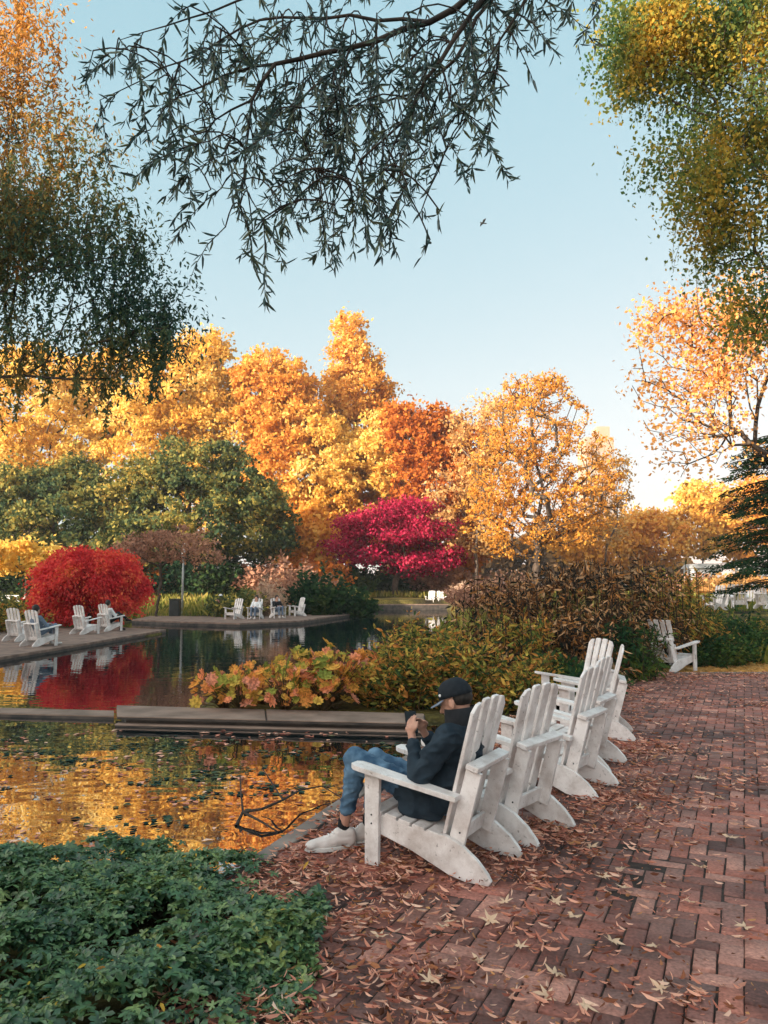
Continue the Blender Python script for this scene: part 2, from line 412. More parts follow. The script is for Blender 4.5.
# brick terrace: a bed and real bricks on it, laid herringbone
M['stone'] = solid('stone_slab', (.11, .09, .08), (.27, .22, .19), 3, .85, .5, contrast=(.3, .7))
M['bed'] = solid('sand_bed', (.022, .016, .014), (.055, .04, .034), 20, .95, .3)
def brick_mat():
    m, t, N, L = newmat('clinker_brick')
    b = N.new('ShaderNodeBsdfPrincipled'); o = N.new('ShaderNodeOutputMaterial'); L.new(b.outputs[0], o.inputs[0])
    b.inputs['Specular IOR Level'].default_value = .35
    g = N.new('ShaderNodeNewGeometry'); tc = N.new('ShaderNodeTexCoord')
    r = ramp(N, [(.10, .052, .045), (.22, .088, .066), (.34, .135, .100), (.18, .092, .078), (.45, .225, .17), (.12, .070, .062), (.37, .145, .102)]); L.new(g.outputs['Random Per Island'], r.inputs[0])
    n1 = N.new('ShaderNodeTexNoise'); n1.inputs['Scale'].default_value = 1.3; n1.inputs['Detail'].default_value = 6
    n2 = N.new('ShaderNodeTexNoise'); n2.inputs['Scale'].default_value = 60; n2.inputs['Detail'].default_value = 6
    L.new(tc.outputs['Object'], n1.inputs[0]); L.new(tc.outputs['Object'], n2.inputs[0])
    r1 = ramp(N, [(.36, (.46, .43, .45)), (.60, (1.15, 1.1, 1.1))]); L.new(n1.outputs['Fac'], r1.inputs[0])
    r2 = ramp(N, [(.3, (.6, .6, .6)), (.7, (1.3, 1.3, 1.3))]); L.new(n2.outputs['Fac'], r2.inputs[0])
    x1 = N.new('ShaderNodeMix'); x1.data_type = 'RGBA'; x1.blend_type = 'MULTIPLY'; x1.inputs[0].default_value = 1
    x2 = N.new('ShaderNodeMix'); x2.data_type = 'RGBA'; x2.blend_type = 'MULTIPLY'; x2.inputs[0].default_value = 1
    L.new(r.outputs[0], x1.inputs[6]); L.new(r1.outputs[0], x1.inputs[7]); L.new(x1.outputs[2], x2.inputs[6]); L.new(r2.outputs[0], x2.inputs[7])
    L.new(x2.outputs[2], b.inputs['Base Color'])
    rr = N.new('ShaderNodeMapRange'); rr.inputs['To Min'].default_value = .45; rr.inputs['To Max'].default_value = .85; L.new(n1.outputs['Fac'], rr.inputs[0]); L.new(rr.outputs[0], b.inputs['Roughness'])
    bp = N.new('ShaderNodeBump'); bp.inputs['Strength'].default_value = .5; bp.inputs['Distance'].default_value = .004
    L.new(n2.outputs['Fac'], bp.inputs['Height']); L.new(bp.outputs[0], b.inputs['Normal'])
    return m
M['brick'] = brick_mat()
BR_ANG = R(25)
def bricks(name, poly, w=.105, jit=1.0, inset=.0, origin=None, ang=BR_ANG):
    r = np.random.default_rng(3)
    ca, sa = math.cos(-ang), math.sin(-ang)
    P = np.array(poly); o = np.array(origin if origin is not None else P[0])
    loc = (P - o) @ np.array([[ca, sa], [-sa, ca]]).T.T if False else np.stack([(P - o)[:, 0] * math.cos(ang) - (P - o)[:, 1] * math.sin(ang), (P - o)[:, 0] * math.sin(ang) + (P - o)[:, 1] * math.cos(ang)], -1)
    x0, y0 = np.floor(loc.min(0) / w).astype(int) - 1; x1, y1 = np.ceil(loc.max(0) / w).astype(int) + 1
    I, J = np.meshgrid(np.arange(x0, x1), np.arange(y0, y1)); k = (I - J) % 4
    H = k == 0; Vv = k == 3
    cx = np.concatenate([(I[H] + 1) * w, (I[Vv] + .5) * w]); cy = np.concatenate([(J[H] + .5) * w, (J[Vv] + 1) * w])
    hx = np.concatenate([np.full(H.sum(), w), np.full(Vv.sum(), w / 2)]); hy = np.concatenate([np.full(H.sum(), w / 2), np.full(Vv.sum(), w)])
    wx = cx * math.cos(ang) + cy * math.sin(ang) + o[0]; wy = -cx * math.sin(ang) + cy * math.cos(ang) + o[1]
    keep = inpoly(wx, wy, poly) & (polydist(wx, wy, poly) > .05 + inset)
    cx, cy, hx, hy = cx[keep], cy[keep], hx[keep], hy[keep]; n = len(cx)
    g = .0024 + r.random(n) * .0042; hx = hx - g; hy = hy - g
    cx = cx + r.normal(size=n) * .0015 * jit; cy = cy + r.normal(size=n) * .0015 * jit; da = r.normal(size=n) * .012 * jit
    zt = -.003 + r.normal(size=n) * .0028 * jit + .006 * np.sin(cx * 2.1) * np.sin(cy * 1.7) ; tx = r.normal(size=n) * .012 * jit; ty = r.normal(size=n) * .012 * jit
    c = .005
    out = []
    for (sx, sy, ins, dz) in [(-1, -1, 0, -.05), (1, -1, 0, -.05), (1, 1, 0, -.05), (-1, 1, 0, -.05), (-1, -1, 0, -c), (1, -1, 0, -c), (1, 1, 0, -c), (-1, 1, 0, -c), (-1, -1, c, 0), (1, -1, c, 0), (1, 1, c, 0), (-1, 1, c, 0)]:
        lx = sx * (hx - ins); ly = sy * (hy - ins); z = zt + dz + lx * tx + ly * ty
        rx = lx * np.cos(da) - ly * np.sin(da) + cx; ry = lx * np.sin(da) + ly * np.cos(da) + cy
        out.append(np.stack([rx * math.cos(ang) + ry * math.sin(ang) + o[0], -rx * math.sin(ang) + ry * math.cos(ang) + o[1], z], -1))
    W = np.stack(out, 1).reshape(-1, 3)
    F = []
    for a in (0, 4):
        for i in range(4): F += [a + i, a + (i + 1) % 4, a + 4 + (i + 1) % 4, a + 4 + i]
    F += [8, 9, 10, 11]
    loops = (np.array(F)[None] + (np.arange(n) * 12)[:, None]).ravel()
    ob = link(name, mesh_np(name, W, loops, np.full(n * 9, 4)), M['brick']); tag(ob, kind='structure')
    return ob
MB().prism(TERRACE, -1.0, -.0125, axis='z').build('terrace_bed', M['bed']); tag(bpy.data.objects['terrace_bed'], kind='structure')
bricks('brick_terrace', TERRACE, inset=.10)
# stone kerb along the pond edge and along the far end of the terrace
def kerb(pts, wd=.13, top=.004, low=-.45, inward=1, slab=.9):
    mb = MB()
    for (a, b) in zip(pts[:-1], pts[1:]):
        a = np.array(a, float); b = np.array(b, float); L = np.linalg.norm(b - a); d = (b - a) / L; n = np.array([d[1], -d[0]]) * inward
        k = max(1, int(round(L / slab)))
        for i in range(k):
            p = a + d * (L * (i + .5) / k) + n * wd / 2
            rot = Matrix.Rotation(math.atan2(d[1], d[0]), 3, 'Z')
            mb.box((p[0], p[1], (top + low) / 2 + random.uniform(-.003, .003)), (L / k - .008, wd, top - low), rot, .006)
    o = mb.build('terrace_kerb', M['stone']); tag(o, kind='structure'); return o
kerb([tuple(EDGE0), tuple(E_W)])
kerb([(4.55, 14.85), (10.5, 14.85)], wd=.12, top=.02, low=-.2)

# ------------------------------------------------------------------ walkway across the pond
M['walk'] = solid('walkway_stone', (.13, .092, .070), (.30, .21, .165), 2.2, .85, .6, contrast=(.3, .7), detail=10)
M['walk_dark'] = solid('dark_stone', (.025, .022, .02), (.07, .055, .045), 4, .6, .4)  # darker stone tone for the sides and walls below the paler tops
wl = ground(116, 705); wr = ground(425, 713.5); fl = ground(116, 716); fr = ground(425, 723)
def walkway():
    root = empty('stone_walkway', ((fl[0] + fr[0]) / 2, (fl[1] + fr[1]) / 2, 0), label='long grey-brown stone slab walkway crossing the pond between the open water and the orange-leaved plants', cat='walkway')
    ox, oy = root.location.x, root.location.y
    n = 2; mb = MB()
    for i in range(n):
        a, b = i / n, (i + 1) / n
        q = [fl[:2] + (fr - fl)[:2] * (a + .003), fl[:2] + (fr - fl)[:2] * (b - .003), wl[:2] + (wr - wl)[:2] * (b - .003), wl[:2] + (wr - wl)[:2] * (a + .003)]
        mb.prism([(p[0] - ox, p[1] - oy) for p in q], -.016, random.uniform(-.003, .001), bevel=.004, axis='z')
    mb.build('slab', M['walk'], root)
    q = [fl[:2] + [.012, .012], fr[:2] + [0, .012], wr[:2] + [0, -.012], wl[:2] + [.012, -.012]]
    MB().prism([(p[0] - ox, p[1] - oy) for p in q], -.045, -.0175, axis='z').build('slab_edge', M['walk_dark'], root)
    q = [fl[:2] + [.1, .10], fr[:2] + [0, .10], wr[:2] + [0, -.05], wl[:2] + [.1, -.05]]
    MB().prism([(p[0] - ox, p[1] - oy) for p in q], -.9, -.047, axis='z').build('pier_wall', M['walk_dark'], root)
    q = [fl[:2] + [.0, -.035], fr[:2] + [0, -.035], fr[:2] + [0, .098], fl[:2] + [.0, .098]]
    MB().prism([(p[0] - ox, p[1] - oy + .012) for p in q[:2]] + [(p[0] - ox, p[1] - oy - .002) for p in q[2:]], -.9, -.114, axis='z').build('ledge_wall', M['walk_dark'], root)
    MB().prism([(p[0] - ox, p[1] - oy) for p in q], -.112, -.095, bevel=.004, axis='z').build('ledge', M['walk'], root)
walkway()
# the low weir that carries on to the left
a0 = ground(-260, 701, -.08); a1 = ground(114, 710.5, -.08); b1 = ground(114, 716, -.08); b0 = ground(-260, 706, -.08)
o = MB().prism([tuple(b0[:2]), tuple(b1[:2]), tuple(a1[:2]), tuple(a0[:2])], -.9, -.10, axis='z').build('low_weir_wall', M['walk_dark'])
MB().prism([tuple(b0[:2]), tuple(b1[:2]), tuple(a1[:2]), tuple(a0[:2])], -.0985, -.08, bevel=.004, axis='z').build('coping', M['walk'], o)
tag(o, 'narrow low stone weir wall just above the water, running left from the end of the walkway', 'wall')

# ------------------------------------------------------------------ other terraces
M['far_paving'] = solid('far_paving', (.12, .080, .065), (.25, .165, .125), 3, .9, .2)
def far_terrace(name, px, z=0.0, thick=.9):
    poly = [tuple(ground(*p, z)[:2]) if len(p) == 2 else (p[0], p[1]) for p in px]
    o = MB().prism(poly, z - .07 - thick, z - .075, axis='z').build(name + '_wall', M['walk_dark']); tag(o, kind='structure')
    o = MB().prism(poly, z - .072, z + .0, bevel=.01, axis='z').build(name, M['far_paving']); tag(o, kind='structure')
far_terrace('left_terrace', [(-60, 664), (0, 657), (80, 644), (166, 629.5), (100, 626), (-60, 632)])
far_terrace('middle_terrace', [(132, 619.5), (180, 621.5), (240, 623), (300, 620.5), (352, 613.5), (338, 612.5), (300, 615), (240, 616.5), (150, 616)], z=.05, thick=.8)
far_terrace('far_terrace', [(-4.5, 58.0, 1), (6, 58.0, 1), (8, 64, 1), (-6, 64, 1)], z=.30, thick=1.4)

# ------------------------------------------------------------------ tree machinery
def skeleton(trunk, attr, step=.6, up=.15, r=rng, jit=.05, pen=1.2, turn=.9):
    """trunk: list of points; attr: (n,3). Grows a path from the nearest lower node to each attractor."""
    dirs = [np.array([0, 0, 1.])] * len(trunk)
    nodes = [np.array(p, float) for p in trunk]; par = [-1] + list(range(len(trunk) - 1))
    base = nodes[0]; tt = nodes[-1]
    order = np.argsort(np.linalg.norm((attr - np.array(trunk)[len(trunk) // 2]) * np.array([1, 1, .6]), axis=1))
    kmin = max(1, len(trunk) // 2)
    for i in order:
        p = attr[i]; A = np.array(nodes); d = p - A; dist = np.linalg.norm(d, axis=1)
        hz = np.hypot(d[:, 0], d[:, 1])
        cost = dist + pen * np.maximum(0, -(d[:, 2] - .25 * hz))
        cost = cost * (1 + turn * (1 - (np.array(dirs) * d).sum(1) / np.maximum(dist, 1e-6)))
        cost[:kmin] += 1e3
        j = int(np.argmin(cost)); a = A[j]; L = dist[j]
        if L < 1e-3: continue
        n = max(1, int(L / step)); prev = j
        bow = up * L
        for s in range(1, n + 1):
            t = s / n
            q = a + (p - a) * t + np.array([0, 0, bow * math.sin(math.pi * t) * (1 if d[j][2] > 0 else .6)]) * (1 if s < n else 0)
            if s < n: q = q + r.normal(size=3) * jit * L / n * 2
            dirs.append((q - nodes[prev]) / max(1e-6, np.linalg.norm(q - nodes[prev]))); nodes.append(q); par.append(prev); prev = len(nodes) - 1
    return np.array(nodes), np.array(par)

def limbs(nodes, par, rtip, rbase, expo=2.2):
    n = len(nodes); cnt = np.zeros(n)
    child = np.zeros(n, int)
    for i in range(n - 1, 0, -1):
        if cnt[i] == 0: cnt[i] = 1
        if par[i] >= 0: cnt[par[i]] += cnt[i]
    rad = rtip * cnt ** (1 / expo); s = rbase / max(rad[0], rbase) if rad[0] > rbase else 1
    rad = np.minimum(rad, rbase)
    segs = [(*nodes[par[i]], *nodes[i], min(rad[par[i]], rad[i] * 1.25 + .001), rad[i]) for i in range(1, n)]
    return np.array(segs)

def ell_points(ells, D, n, r, inner=.45, depth_k=.9):
    """points in a union of ellipsoids given as (px, py, rx, ry[, depth offset]) at depth D"""
    ar = np.array([e[2] * e[3] for e in ells], float); pick = r.choice(len(ells), size=n, p=ar / ar.sum())
    u = nrm(r.normal(size=(n, 3))) * (inner + (1 - inner) * r.random(n) ** .5)[:, None]
    out = np.zeros((n, 3)); out_e = pick
    for k, e in enumerate(ells):
        m = pick == k; Dk = D + (e[4] if len(e) > 4 else 0)
        c = at(e[0], e[1], Dk); s = Dk / FPX
        out[m] = c + u[m] * np.array([e[2] * s, e[2] * s * depth_k, e[3] * s])
    return out

def tree(name, label, cat, ells, D, leaf, ncl, nl, lsize, clr, bark='bark', base=None, trunk_r=.25, group=None, seed=1,
         step=1.2, rtip=.02, flat=.7, tpl=DIAMOND, inner=.45, loose=.0, foliage='foliage', gz=None, up=.12, lean=0, ttop=.55, depth_k=.9, trunk_k=8):
    r = np.random.default_rng(seed)
    if nl > 15000: ncl = int(ncl * 1.9); clr = clr * .70
    cx = np.average([e[0] for e in ells], weights=[e[2] * e[3] for e in ells]) if base is None else base
    b = at(cx, 590, D); b[2] = float(terrain_z(b[0], b[1])) - .05 if gz is None else gz
    root = empty(name, b, label=label, cat=cat, group=group)
    A = ell_points(ells, D, ncl, r, inner, depth_k) - b
    A = A[A[:, 2] > .4]
    top = A[:, 2].max() * ttop; mid = A[:, :2].mean(0)
    tk = [np.array([0, 0, 0])] + [np.array([mid[0] * t ** 1.5 * .6 + r.normal() * .06 * trunk_r * 4 + lean * t, mid[1] * t * .5, top * t]) for t in np.linspace(.15, 1, trunk_k)]
    nd, pr = skeleton(tk, A, step=step, r=r, up=up)
    tubemesh('trunk', limbs(nd, pr, rtip, trunk_r), M[bark], root, k=6)
    # leaves in clumps, denser on each clump's outer shell
    per = r.poisson(nl / len(A), size=len(A)); idx = np.repeat(np.arange(len(A)), per); n = len(idx)
    rc = clr * (.55 + .9 * r.random(len(A)))
    asp = np.exp(r.normal(size=(len(A), 3)) * .28)
    off = nrm(r.normal(size=(n, 3))) * (r.random(n) ** .45)[:, None] * rc[idx][:, None] * np.array([1, 1, flat]) * asp[idx]
    if loose: off = off + r.normal(size=(n, 3)) * clr * loose
    P = A[idx] + off * (1 + .8 * (r.random(n) < .3) * r.random(n))[:, None]
    ok = P[:, 2] > .25; P = P[ok]; n = len(P)
    S = lsize * (.6 + .8 * r.random(n))
    leafmesh(foliage, P, rdir(n, r), rdir(n, r), S, tpl, M[leaf], root)
    return root

# palettes ------------------------------------------------------------
M['gold'] = leafmat('gold_leaves', [(.60, .28, .05), (.82, .48, .09), (.92, .64, .17), (.95, .78, .36)], .45, scale=.16, amount=.55)
M['orange'] = leafmat('orange_leaves', [(.52, .19, .04), (.78, .35, .06), (.88, .50, .11), (.92, .66, .24)], .45, scale=.2, amount=.5)
M['rust'] = leafmat('rust_leaves', [(.20, .05, .015), (.44, .12, .025), (.62, .20, .035), (.72, .33, .06)], .35, scale=.25, amount=.5)
M['tan'] = leafmat('tan_leaves', [(.34, .19, .08), (.58, .32, .11), (.72, .44, .17), (.80, .54, .25)], .45, scale=.2, amount=.4)
M['amber'] = leafmat('amber_leaves', [(.44, .19, .04), (.70, .32, .05), (.82, .42, .08), (.88, .54, .15)], .5, scale=.25, amount=.4)
M['woods'] = leafmat('woodland_leaves', [(.05, .05, .03), (.16, .09, .04), (.30, .17, .07), (.45, .26, .12)], .3, scale=.08, amount=.5)
M['green_tree'] = leafmat('green_leaves', [(.025, .060, .042), (.06, .10, .05), (.14, .165, .06), (.36, .29, .07), (.66, .42, .10)], .35, scale=.30, amount=.5)
M['dark_green'] = leafmat('dark_green_leaves', [(.008, .025, .018), (.02, .05, .028), (.04, .08, .03), (.09, .12, .035)], .25, scale=.3, amount=.5)
M['magenta'] = leafmat('crimson_leaves', [(.10, .006, .02), (.30, .012, .05), (.55, .03, .09), (.70, .08, .13)], .35, scale=.4, amount=.4)
M['red'] = leafmat('red_leaves', [(.34, .022, .034), (.68, .045, .055), (.82, .10, .075), (.88, .32, .09)], .45, scale=.9, amount=.55)
M['pinkbrown'] = leafmat('faded_leaves', [(.18, .09, .065), (.36, .18, .12), (.52, .28, .18), (.60, .32, .12)], .3, scale=.3, amount=.4)
M['willow_dark'] = leafmat('willow_leaves', [(.022, .050, .054), (.036, .075, .074), (.06, .105, .078), (.14, .15, .06)], .25, scale=1.2, amount=.35, rough=.4)
M['willow_left'] = leafmat('weeping_leaves', [(.026, .062, .058), (.045, .090, .068), (.09, .13, .062), (.28, .19, .06), (.62, .30, .07)], .35, scale=.22, amount=.6)
M['willow_sun_tint'] = leafmat('sun_tinted_hanging_leaves', [(.10, .10, .04), (.36, .19, .05), (.66, .30, .07), (.80, .42, .12)], .4, scale=.4, amount=.4)  # orange tone stands in for sunlight on the willow's upper left leaves
M['right_leaf'] = leafmat('turning_leaves', [(.03, .085, .05), (.08, .15, .055), (.20, .24, .06), (.52, .36, .06), (.82, .44, .08)], .5, scale=.9, amount=.6)
M['peach'] = leafmat('peach_leaves', [(.62, .25, .07), (.82, .40, .12), (.90, .52, .20)], .4, scale=.4, amount=.3)

# ------------------------------------------------------------------ far trees
G = 'autumn trees beyond the pond'
tree('broad_tree', 'golden tree at the far left, showing behind the hanging willow', 'tree', [(40, 420, 90, 75), (110, 400, 60, 50), (10, 470, 80, 60)], 84, 'gold', 300, 40000, .44, 1.5, group=G, seed=21, trunk_r=.4, base=50)
tree('broad_tree', 'golden tree with the jagged top just right of the hanging willow', 'tree', [(185, 400, 58, 62), (205, 370, 34, 40), (150, 440, 60, 60), (220, 460, 50, 80)], 80, 'gold', 360, 46000, .40, 1.3, group=G, seed=22, trunk_r=.4)
tree('broad_tree', 'orange-gold rounded tree between the jagged golden tree and the pointed one', 'tree', [(275, 400, 44, 50), (262, 375, 26, 28), (290, 460, 50, 90)], 78, 'orange', 320, 38000, .40, 1.2, group=G, seed=23, trunk_r=.4)
tree('pointed_tree', 'tall narrow orange tree with a pointed top, the highest in the row', 'tree', [(350, 335, 15, 24), (354, 362, 28, 26), (356, 395, 38, 34), (356, 440, 44, 50), (350, 500, 50, 50)], 82, 'orange', 400, 42000, .38, 1.05, group=G, seed=24, trunk_r=.4, ttop=.85, flat=.9)
tree('broad_tree', 'bright orange tree filling the space under the pointed tree', 'tree', [(320, 480, 45, 70), (365, 490, 45, 60), (385, 450, 30, 40)], 76, 'gold', 260, 28000, .40, 1.15, group=G, seed=25, trunk_r=.35)
tree('broad_tree', 'deep rust-orange tree above the crimson maple', 'tree', [(425, 440, 40, 38), (440, 480, 50, 48), (470, 450, 30, 34), (400, 420, 18, 16)], 72, 'rust', 300, 30000, .38, 1.0, group=G, seed=26, trunk_r=.35)
tree('sparse_tree', 'thin tan tree with bare twigs between the rust-orange tree and the large orange tree', 'tree', [(485, 440, 36, 48), (465, 510, 40, 50), (500, 400, 22, 18)], 66, 'tan', 150, 6500, .30, .9, bark='bark_light', group=G, seed=27, trunk_r=.22, rtip=.022)
tree('spreading_tree', 'large rounded orange tree with dark fan-like limbs right of the middle', 'tree', [(538, 425, 52, 50), (570, 460, 46, 44), (505, 470, 48, 50), (532, 398, 34, 25), (586, 500, 40, 38), (490, 510, 36, 34), (545, 500, 60, 40), (520, 535, 44, 22), (575, 532, 36, 22), (552, 385, 18, 16), (612, 470, 14, 22)], 60, 'amber', 480, 27000, .21, .62, group=G, seed=28, trunk_r=.34, rtip=.028, base=532, ttop=.16, trunk_k=5, up=.03, inner=.25)
tree('sparse_tree', 'thin bare-tipped tree at the right edge of the large orange tree', 'tree', [(612, 480, 20, 32), (600, 520, 24, 30)], 64, 'tan', 60, 1500, .26, .8, bark='bark_light', group=G, seed=29, trunk_r=.15, rtip=.02)
tree('dense_tree', 'dark green tree turning yellow at its top, left of the middle', 'tree', [(190, 472, 40, 26), (235, 490, 36, 30), (150, 480, 34, 22), (120, 502, 40, 30), (205, 522, 88, 46), (262, 503, 22, 24), (275, 537, 22, 30), (172, 450, 18, 13), (226, 455, 18, 13), (140, 545, 60, 30)], 62, 'green_tree', 420, 46000, .33, 1.0, group=G, seed=31, trunk_r=.4)
tree('dense_tree', 'grey-green tree at the left edge behind the red dome-shaped maple', 'tree', [(50, 487, 34, 20), (20, 503, 40, 30), (90, 494, 36, 24), (60, 532, 90, 44), (3, 480, 22, 14), (72, 470, 18, 12)], 64, 'green_tree', 330, 36000, .34, 1.05, group=G, seed=32, trunk_r=.38)
tree('low_tree', 'low yellow tree behind the white bench at the left edge', 'tree', [(15, 556, 34, 20), (50, 560, 24, 14)], 44, 'gold', 60, 3000, .28, .6, group=G, seed=33, trunk_r=.12, rtip=.02)
for i, (e, mt, lab) in enumerate([
    ([(600, 545, 46, 26)], 'amber', 'low amber tree below the tower block'),
    ([(655, 540, 38, 24), (640, 525, 20, 16)], 'orange', 'small pale orange tree in the distance right of the tower block'),
    ([(705, 520, 34, 38), (690, 500, 14, 16)], 'gold', 'bright yellow tree in the distance at the right'),
    ([(740, 525, 40, 36), (760, 500, 26, 26)], 'orange', 'orange-red tree in the distance behind the dark conifer'),
    ([(310, 540, 44, 34)], 'orange', 'low orange tree between the dark green tree and the crimson maple'),
    ([(435, 540, 50, 40)], 'rust', 'low rust-brown tree right behind the crimson maple')]):
    tree('distant_tree', lab, 'tree', e, 92 if i < 4 else 74, mt, 90, 7000, .5, 1.4, group=G, seed=40 + i, trunk_r=.25)
# a far belt of woodland that reads as one mass
def woodland():
    r = np.random.default_rng(77); n = 42000
    px = r.random(n) * 1300 - 260; base = 560 - 22 * np.sin(px * .013 + 1) - 10 * np.sin(px * .05) - 8 * np.sin(px * .13)
    h = r.random(n) ** .7; py = 592 - (592 - base) * h; D = 125 + 16 * r.random(n)
    k = D / FPX; P = np.stack([(px - 384) * k, D, CAMH + (586 - py) * k], -1)
    o = leafmesh('woodland', P, rdir(n, r), rdir(n, r), 1.3 * (.6 + .8 * r.random(n)), DIAMOND, M['woods'])
    tag(o, 'rust-brown belt of distant woodland behind the park trees', 'woodland', kind='stuff')
woodland()

# maples --------------------------------------------------------------
def dome_maple():
    r = np.random.default_rng(5); D = 31.5; c = at(88, 621, D); c[2] = -.05
    root = empty('dome_maple', c, label='dome-shaped bright red maple standing behind the chairs on the left terrace', cat='tree')
    k = D / FPX
    A = []
    for (ex, ey, rx, ry) in [(88, 588, 54, 36), (70, 578, 34, 30), (112, 580, 34, 30), (60, 602, 30, 26), (120, 600, 28, 28), (90, 570, 30, 22)]:
        n = int(rx * ry * .09); u = nrm(r.normal(size=(n, 3))); u[:, 2] = np.abs(u[:, 2]) * r.choice([1, 1, -1], n)
        u *= (.8 + .2 * r.random(n))[:, None]
        A.append(at(ex, ey, D) + u * np.array([rx * k, rx * k * .8, ry * k]) - c)
    A = np.concatenate(A); A = A[A[:, 2] > .25]
    nd, pr = skeleton([np.array([0, 0, 0]), np.array([.05, 0, .4]), np.array([.12, .05, .8]), np.array([.1, 0, 1.2])], A * .93, step=.4, r=r, up=.2)
    tubemesh('trunk', limbs(nd, pr, .008, .16), M['bark'], root)
    n = 42000; idx = r.integers(0, len(A), n); off = r.normal(size=(n, 3)) * np.array([.20, .20, .11])
    off[:, 2] -= np.hypot(off[:, 0], off[:, 1]) * .35
    P = A[idx] + off; P = P[P[:, 2] > .08]; n = len(P)
    out = nrm(P * np.array([1, 1, .3])); D_ = nrm(out + np.array([0, 0, -1.2]) + r.normal(size=(n, 3)) * .5)
    leafmesh('foliage', P, D_, rdir(n, r), .11 * (.6 + .8 * r.random(n)), DIAMOND, M['red'], root)
dome_maple()
def crimson_maple():
    r = np.random.default_rng(6); D = 66; c = at(396, 600, D); c[2] = float(terrain_z(c[0], c[1]))
    root = empty('crimson_maple', c, label='wide crimson-pink maple with layered branches in the middle of the far bank', cat='tree')
    k = D / FPX; A = []
    for (ex, ey, rx, ry, m) in [(372, 520, 32, 9, 40), (405, 506, 28, 9, 36), (428, 528, 32, 10, 44), (350, 545, 26, 10, 34), (440, 556, 24, 10, 36), (398, 536, 46, 12, 60), (375, 556, 36, 9, 40), (415, 566, 36, 9, 40), (360, 530, 22, 9, 25), (395, 518, 30, 8, 30)]:
        u = nrm(r.normal(size=(m, 3))) * (r.random(m) ** .4)[:, None]
        A.append(at(ex, ey, D) + u * np.array([rx * k, rx * k * .9, ry * k]) - c)
    A = np.concatenate(A)
    nd, pr = skeleton([np.array([0, 0, 0]), np.array([-.1, 0, .8]), np.array([0, .05, 1.5]), np.array([.1, 0, 2.2])], A, step=.7, r=r, up=.25)
    tubemesh('trunk', limbs(nd, pr, .03, .48), M['bark'], root)
    n = 26000; idx = r.integers(0, len(A), n); P = A[idx] + r.normal(size=(n, 3)) * np.array([.6, .6, .2])
    leafmesh('foliage', P, rdir(n, r), nrm(rdir(n, r) + [0, 0, .7]), .24 * (.6 + .8 * r.random(n)), DIAMOND, M['magenta'], root)
crimson_maple()
tree('bare_maple', 'small flat-topped tree with faded pinkish leaves beside the lamp post', 'tree', [(165, 545, 50, 12), (140, 552, 34, 10), (195, 556, 32, 10), (175, 535, 30, 9)], 41, 'pinkbrown', 90, 5200, .16, .5, seed=52, trunk_r=.16, rtip=.014, step=.5, ttop=.4, base=158, flat=.5, up=.2)

# weeping tree on the left -------------------------------------------
def strands(root, starts, length, r, n_per, lsize, leafm, tpl=LANCE, sway=.2, mat_t='twig', rt=.004, lay=.25, drift=None):
    segs = []; P = []; Dd = []
    for s, L in zip(starts, length):
        k = max(3, int(L / .18)); d = r.normal(size=3) * sway; d[2] = -.2 - .3 * r.random(); p = s.copy()
        if drift is not None: d[:2] += drift
        for i in range(k):
            d = d * .86 + np.array([0, 0, -.22]) + r.normal(size=3) * .03
            q = p + nrm(d) * L / k
            segs.append((*p, *q, rt * (1 - i / k) + .001, rt * (1 - (i + 1) / k) + .001))
            m = r.poisson(n_per * L / k)
            for _ in range(m):
                P.append(p + (q - p) * r.random()); Dd.append(nrm(nrm(d) * (1 - lay) + r.normal(size=3) * .55))
            p = q
    P = np.array(P); n = len(P)
    tubemesh('twigs', segs, M[mat_t], root, k=3)
    leafmesh('foliage', P, np.array(Dd), rdir(n, r), lsize * (.6 + .7 * r.random(n)), tpl, M[leafm], root)

def left_willow():
    r = np.random.default_rng(8); D = 15
    b = at(-150, 600, D); b[2] = -.07
    root = empty('weeping_tree', b, label='big weeping tree with hanging green and orange leaves along the left edge', cat='tree')
    ells = [(10, 60, 66, 90), (60, 190, 62, 90), (20, 250, 70, 110), (110, 260, 60, 70), (130, 320, 58, 46), (60, 350, 80, 46), (160, 310, 34, 40), (-60, 200, 90, 200), (-20, 380, 50, 40)]
    A = ell_points(ells, D, 520, r, .1) - b
    tk = [np.array([0, 0, 0]), np.array([.1, 0, 1.5]), np.array([.2, 0, 3.2]), np.array([.3, .1, 5.0]), np.array([.3, .1, 6.8]), np.array([.3, .1, 8.5])]
    nd, pr = skeleton(tk, A, step=.6, r=r, up=.1)
    tubemesh('trunk', limbs(nd, pr, .006, .38), M['bark'], root)
    zc = at(0, 135, D)[2]; xc = at(78, 100, D)[0] - b[0]; hi = (A[:, 2] + .9 * r.normal(size=len(A)) > zc) & (A[:, 0] < xc)  # upper left sprays that get the sunlit tint
    L = .35 + 1.0 * r.random(len(A)) ** 1.5
    strands(root, A[hi], L[hi], r, 40, .12, 'willow_sun_tint', tpl=WIDE, sway=.25, rt=.003)
    strands(root, A[~hi], L[~hi], r, 46, .12, 'willow_left', tpl=WIDE, sway=.25, rt=.003)
    wt = r.random(len(A)) ** 4; n = 30000; idx = r.choice(len(A), n, p=wt / wt.sum()); P = A[idx] + r.normal(size=(n, 3)) * np.array([.38, .38, .36])
    dd_, nn_, ss_ = nrm(rdir(n, r) + [0, 0, -.8]), rdir(n, r), .112 * (.6 + .7 * r.random(n)); h_ = hi[idx]
    leafmesh('foliage', P[~h_], dd_[~h_], nn_[~h_], ss_[~h_], WIDE, M['willow_left'], root)
    leafmesh('foliage', P[h_], dd_[h_], nn_[h_], ss_[h_], WIDE, M['willow_sun_tint'], root)
left_willow()

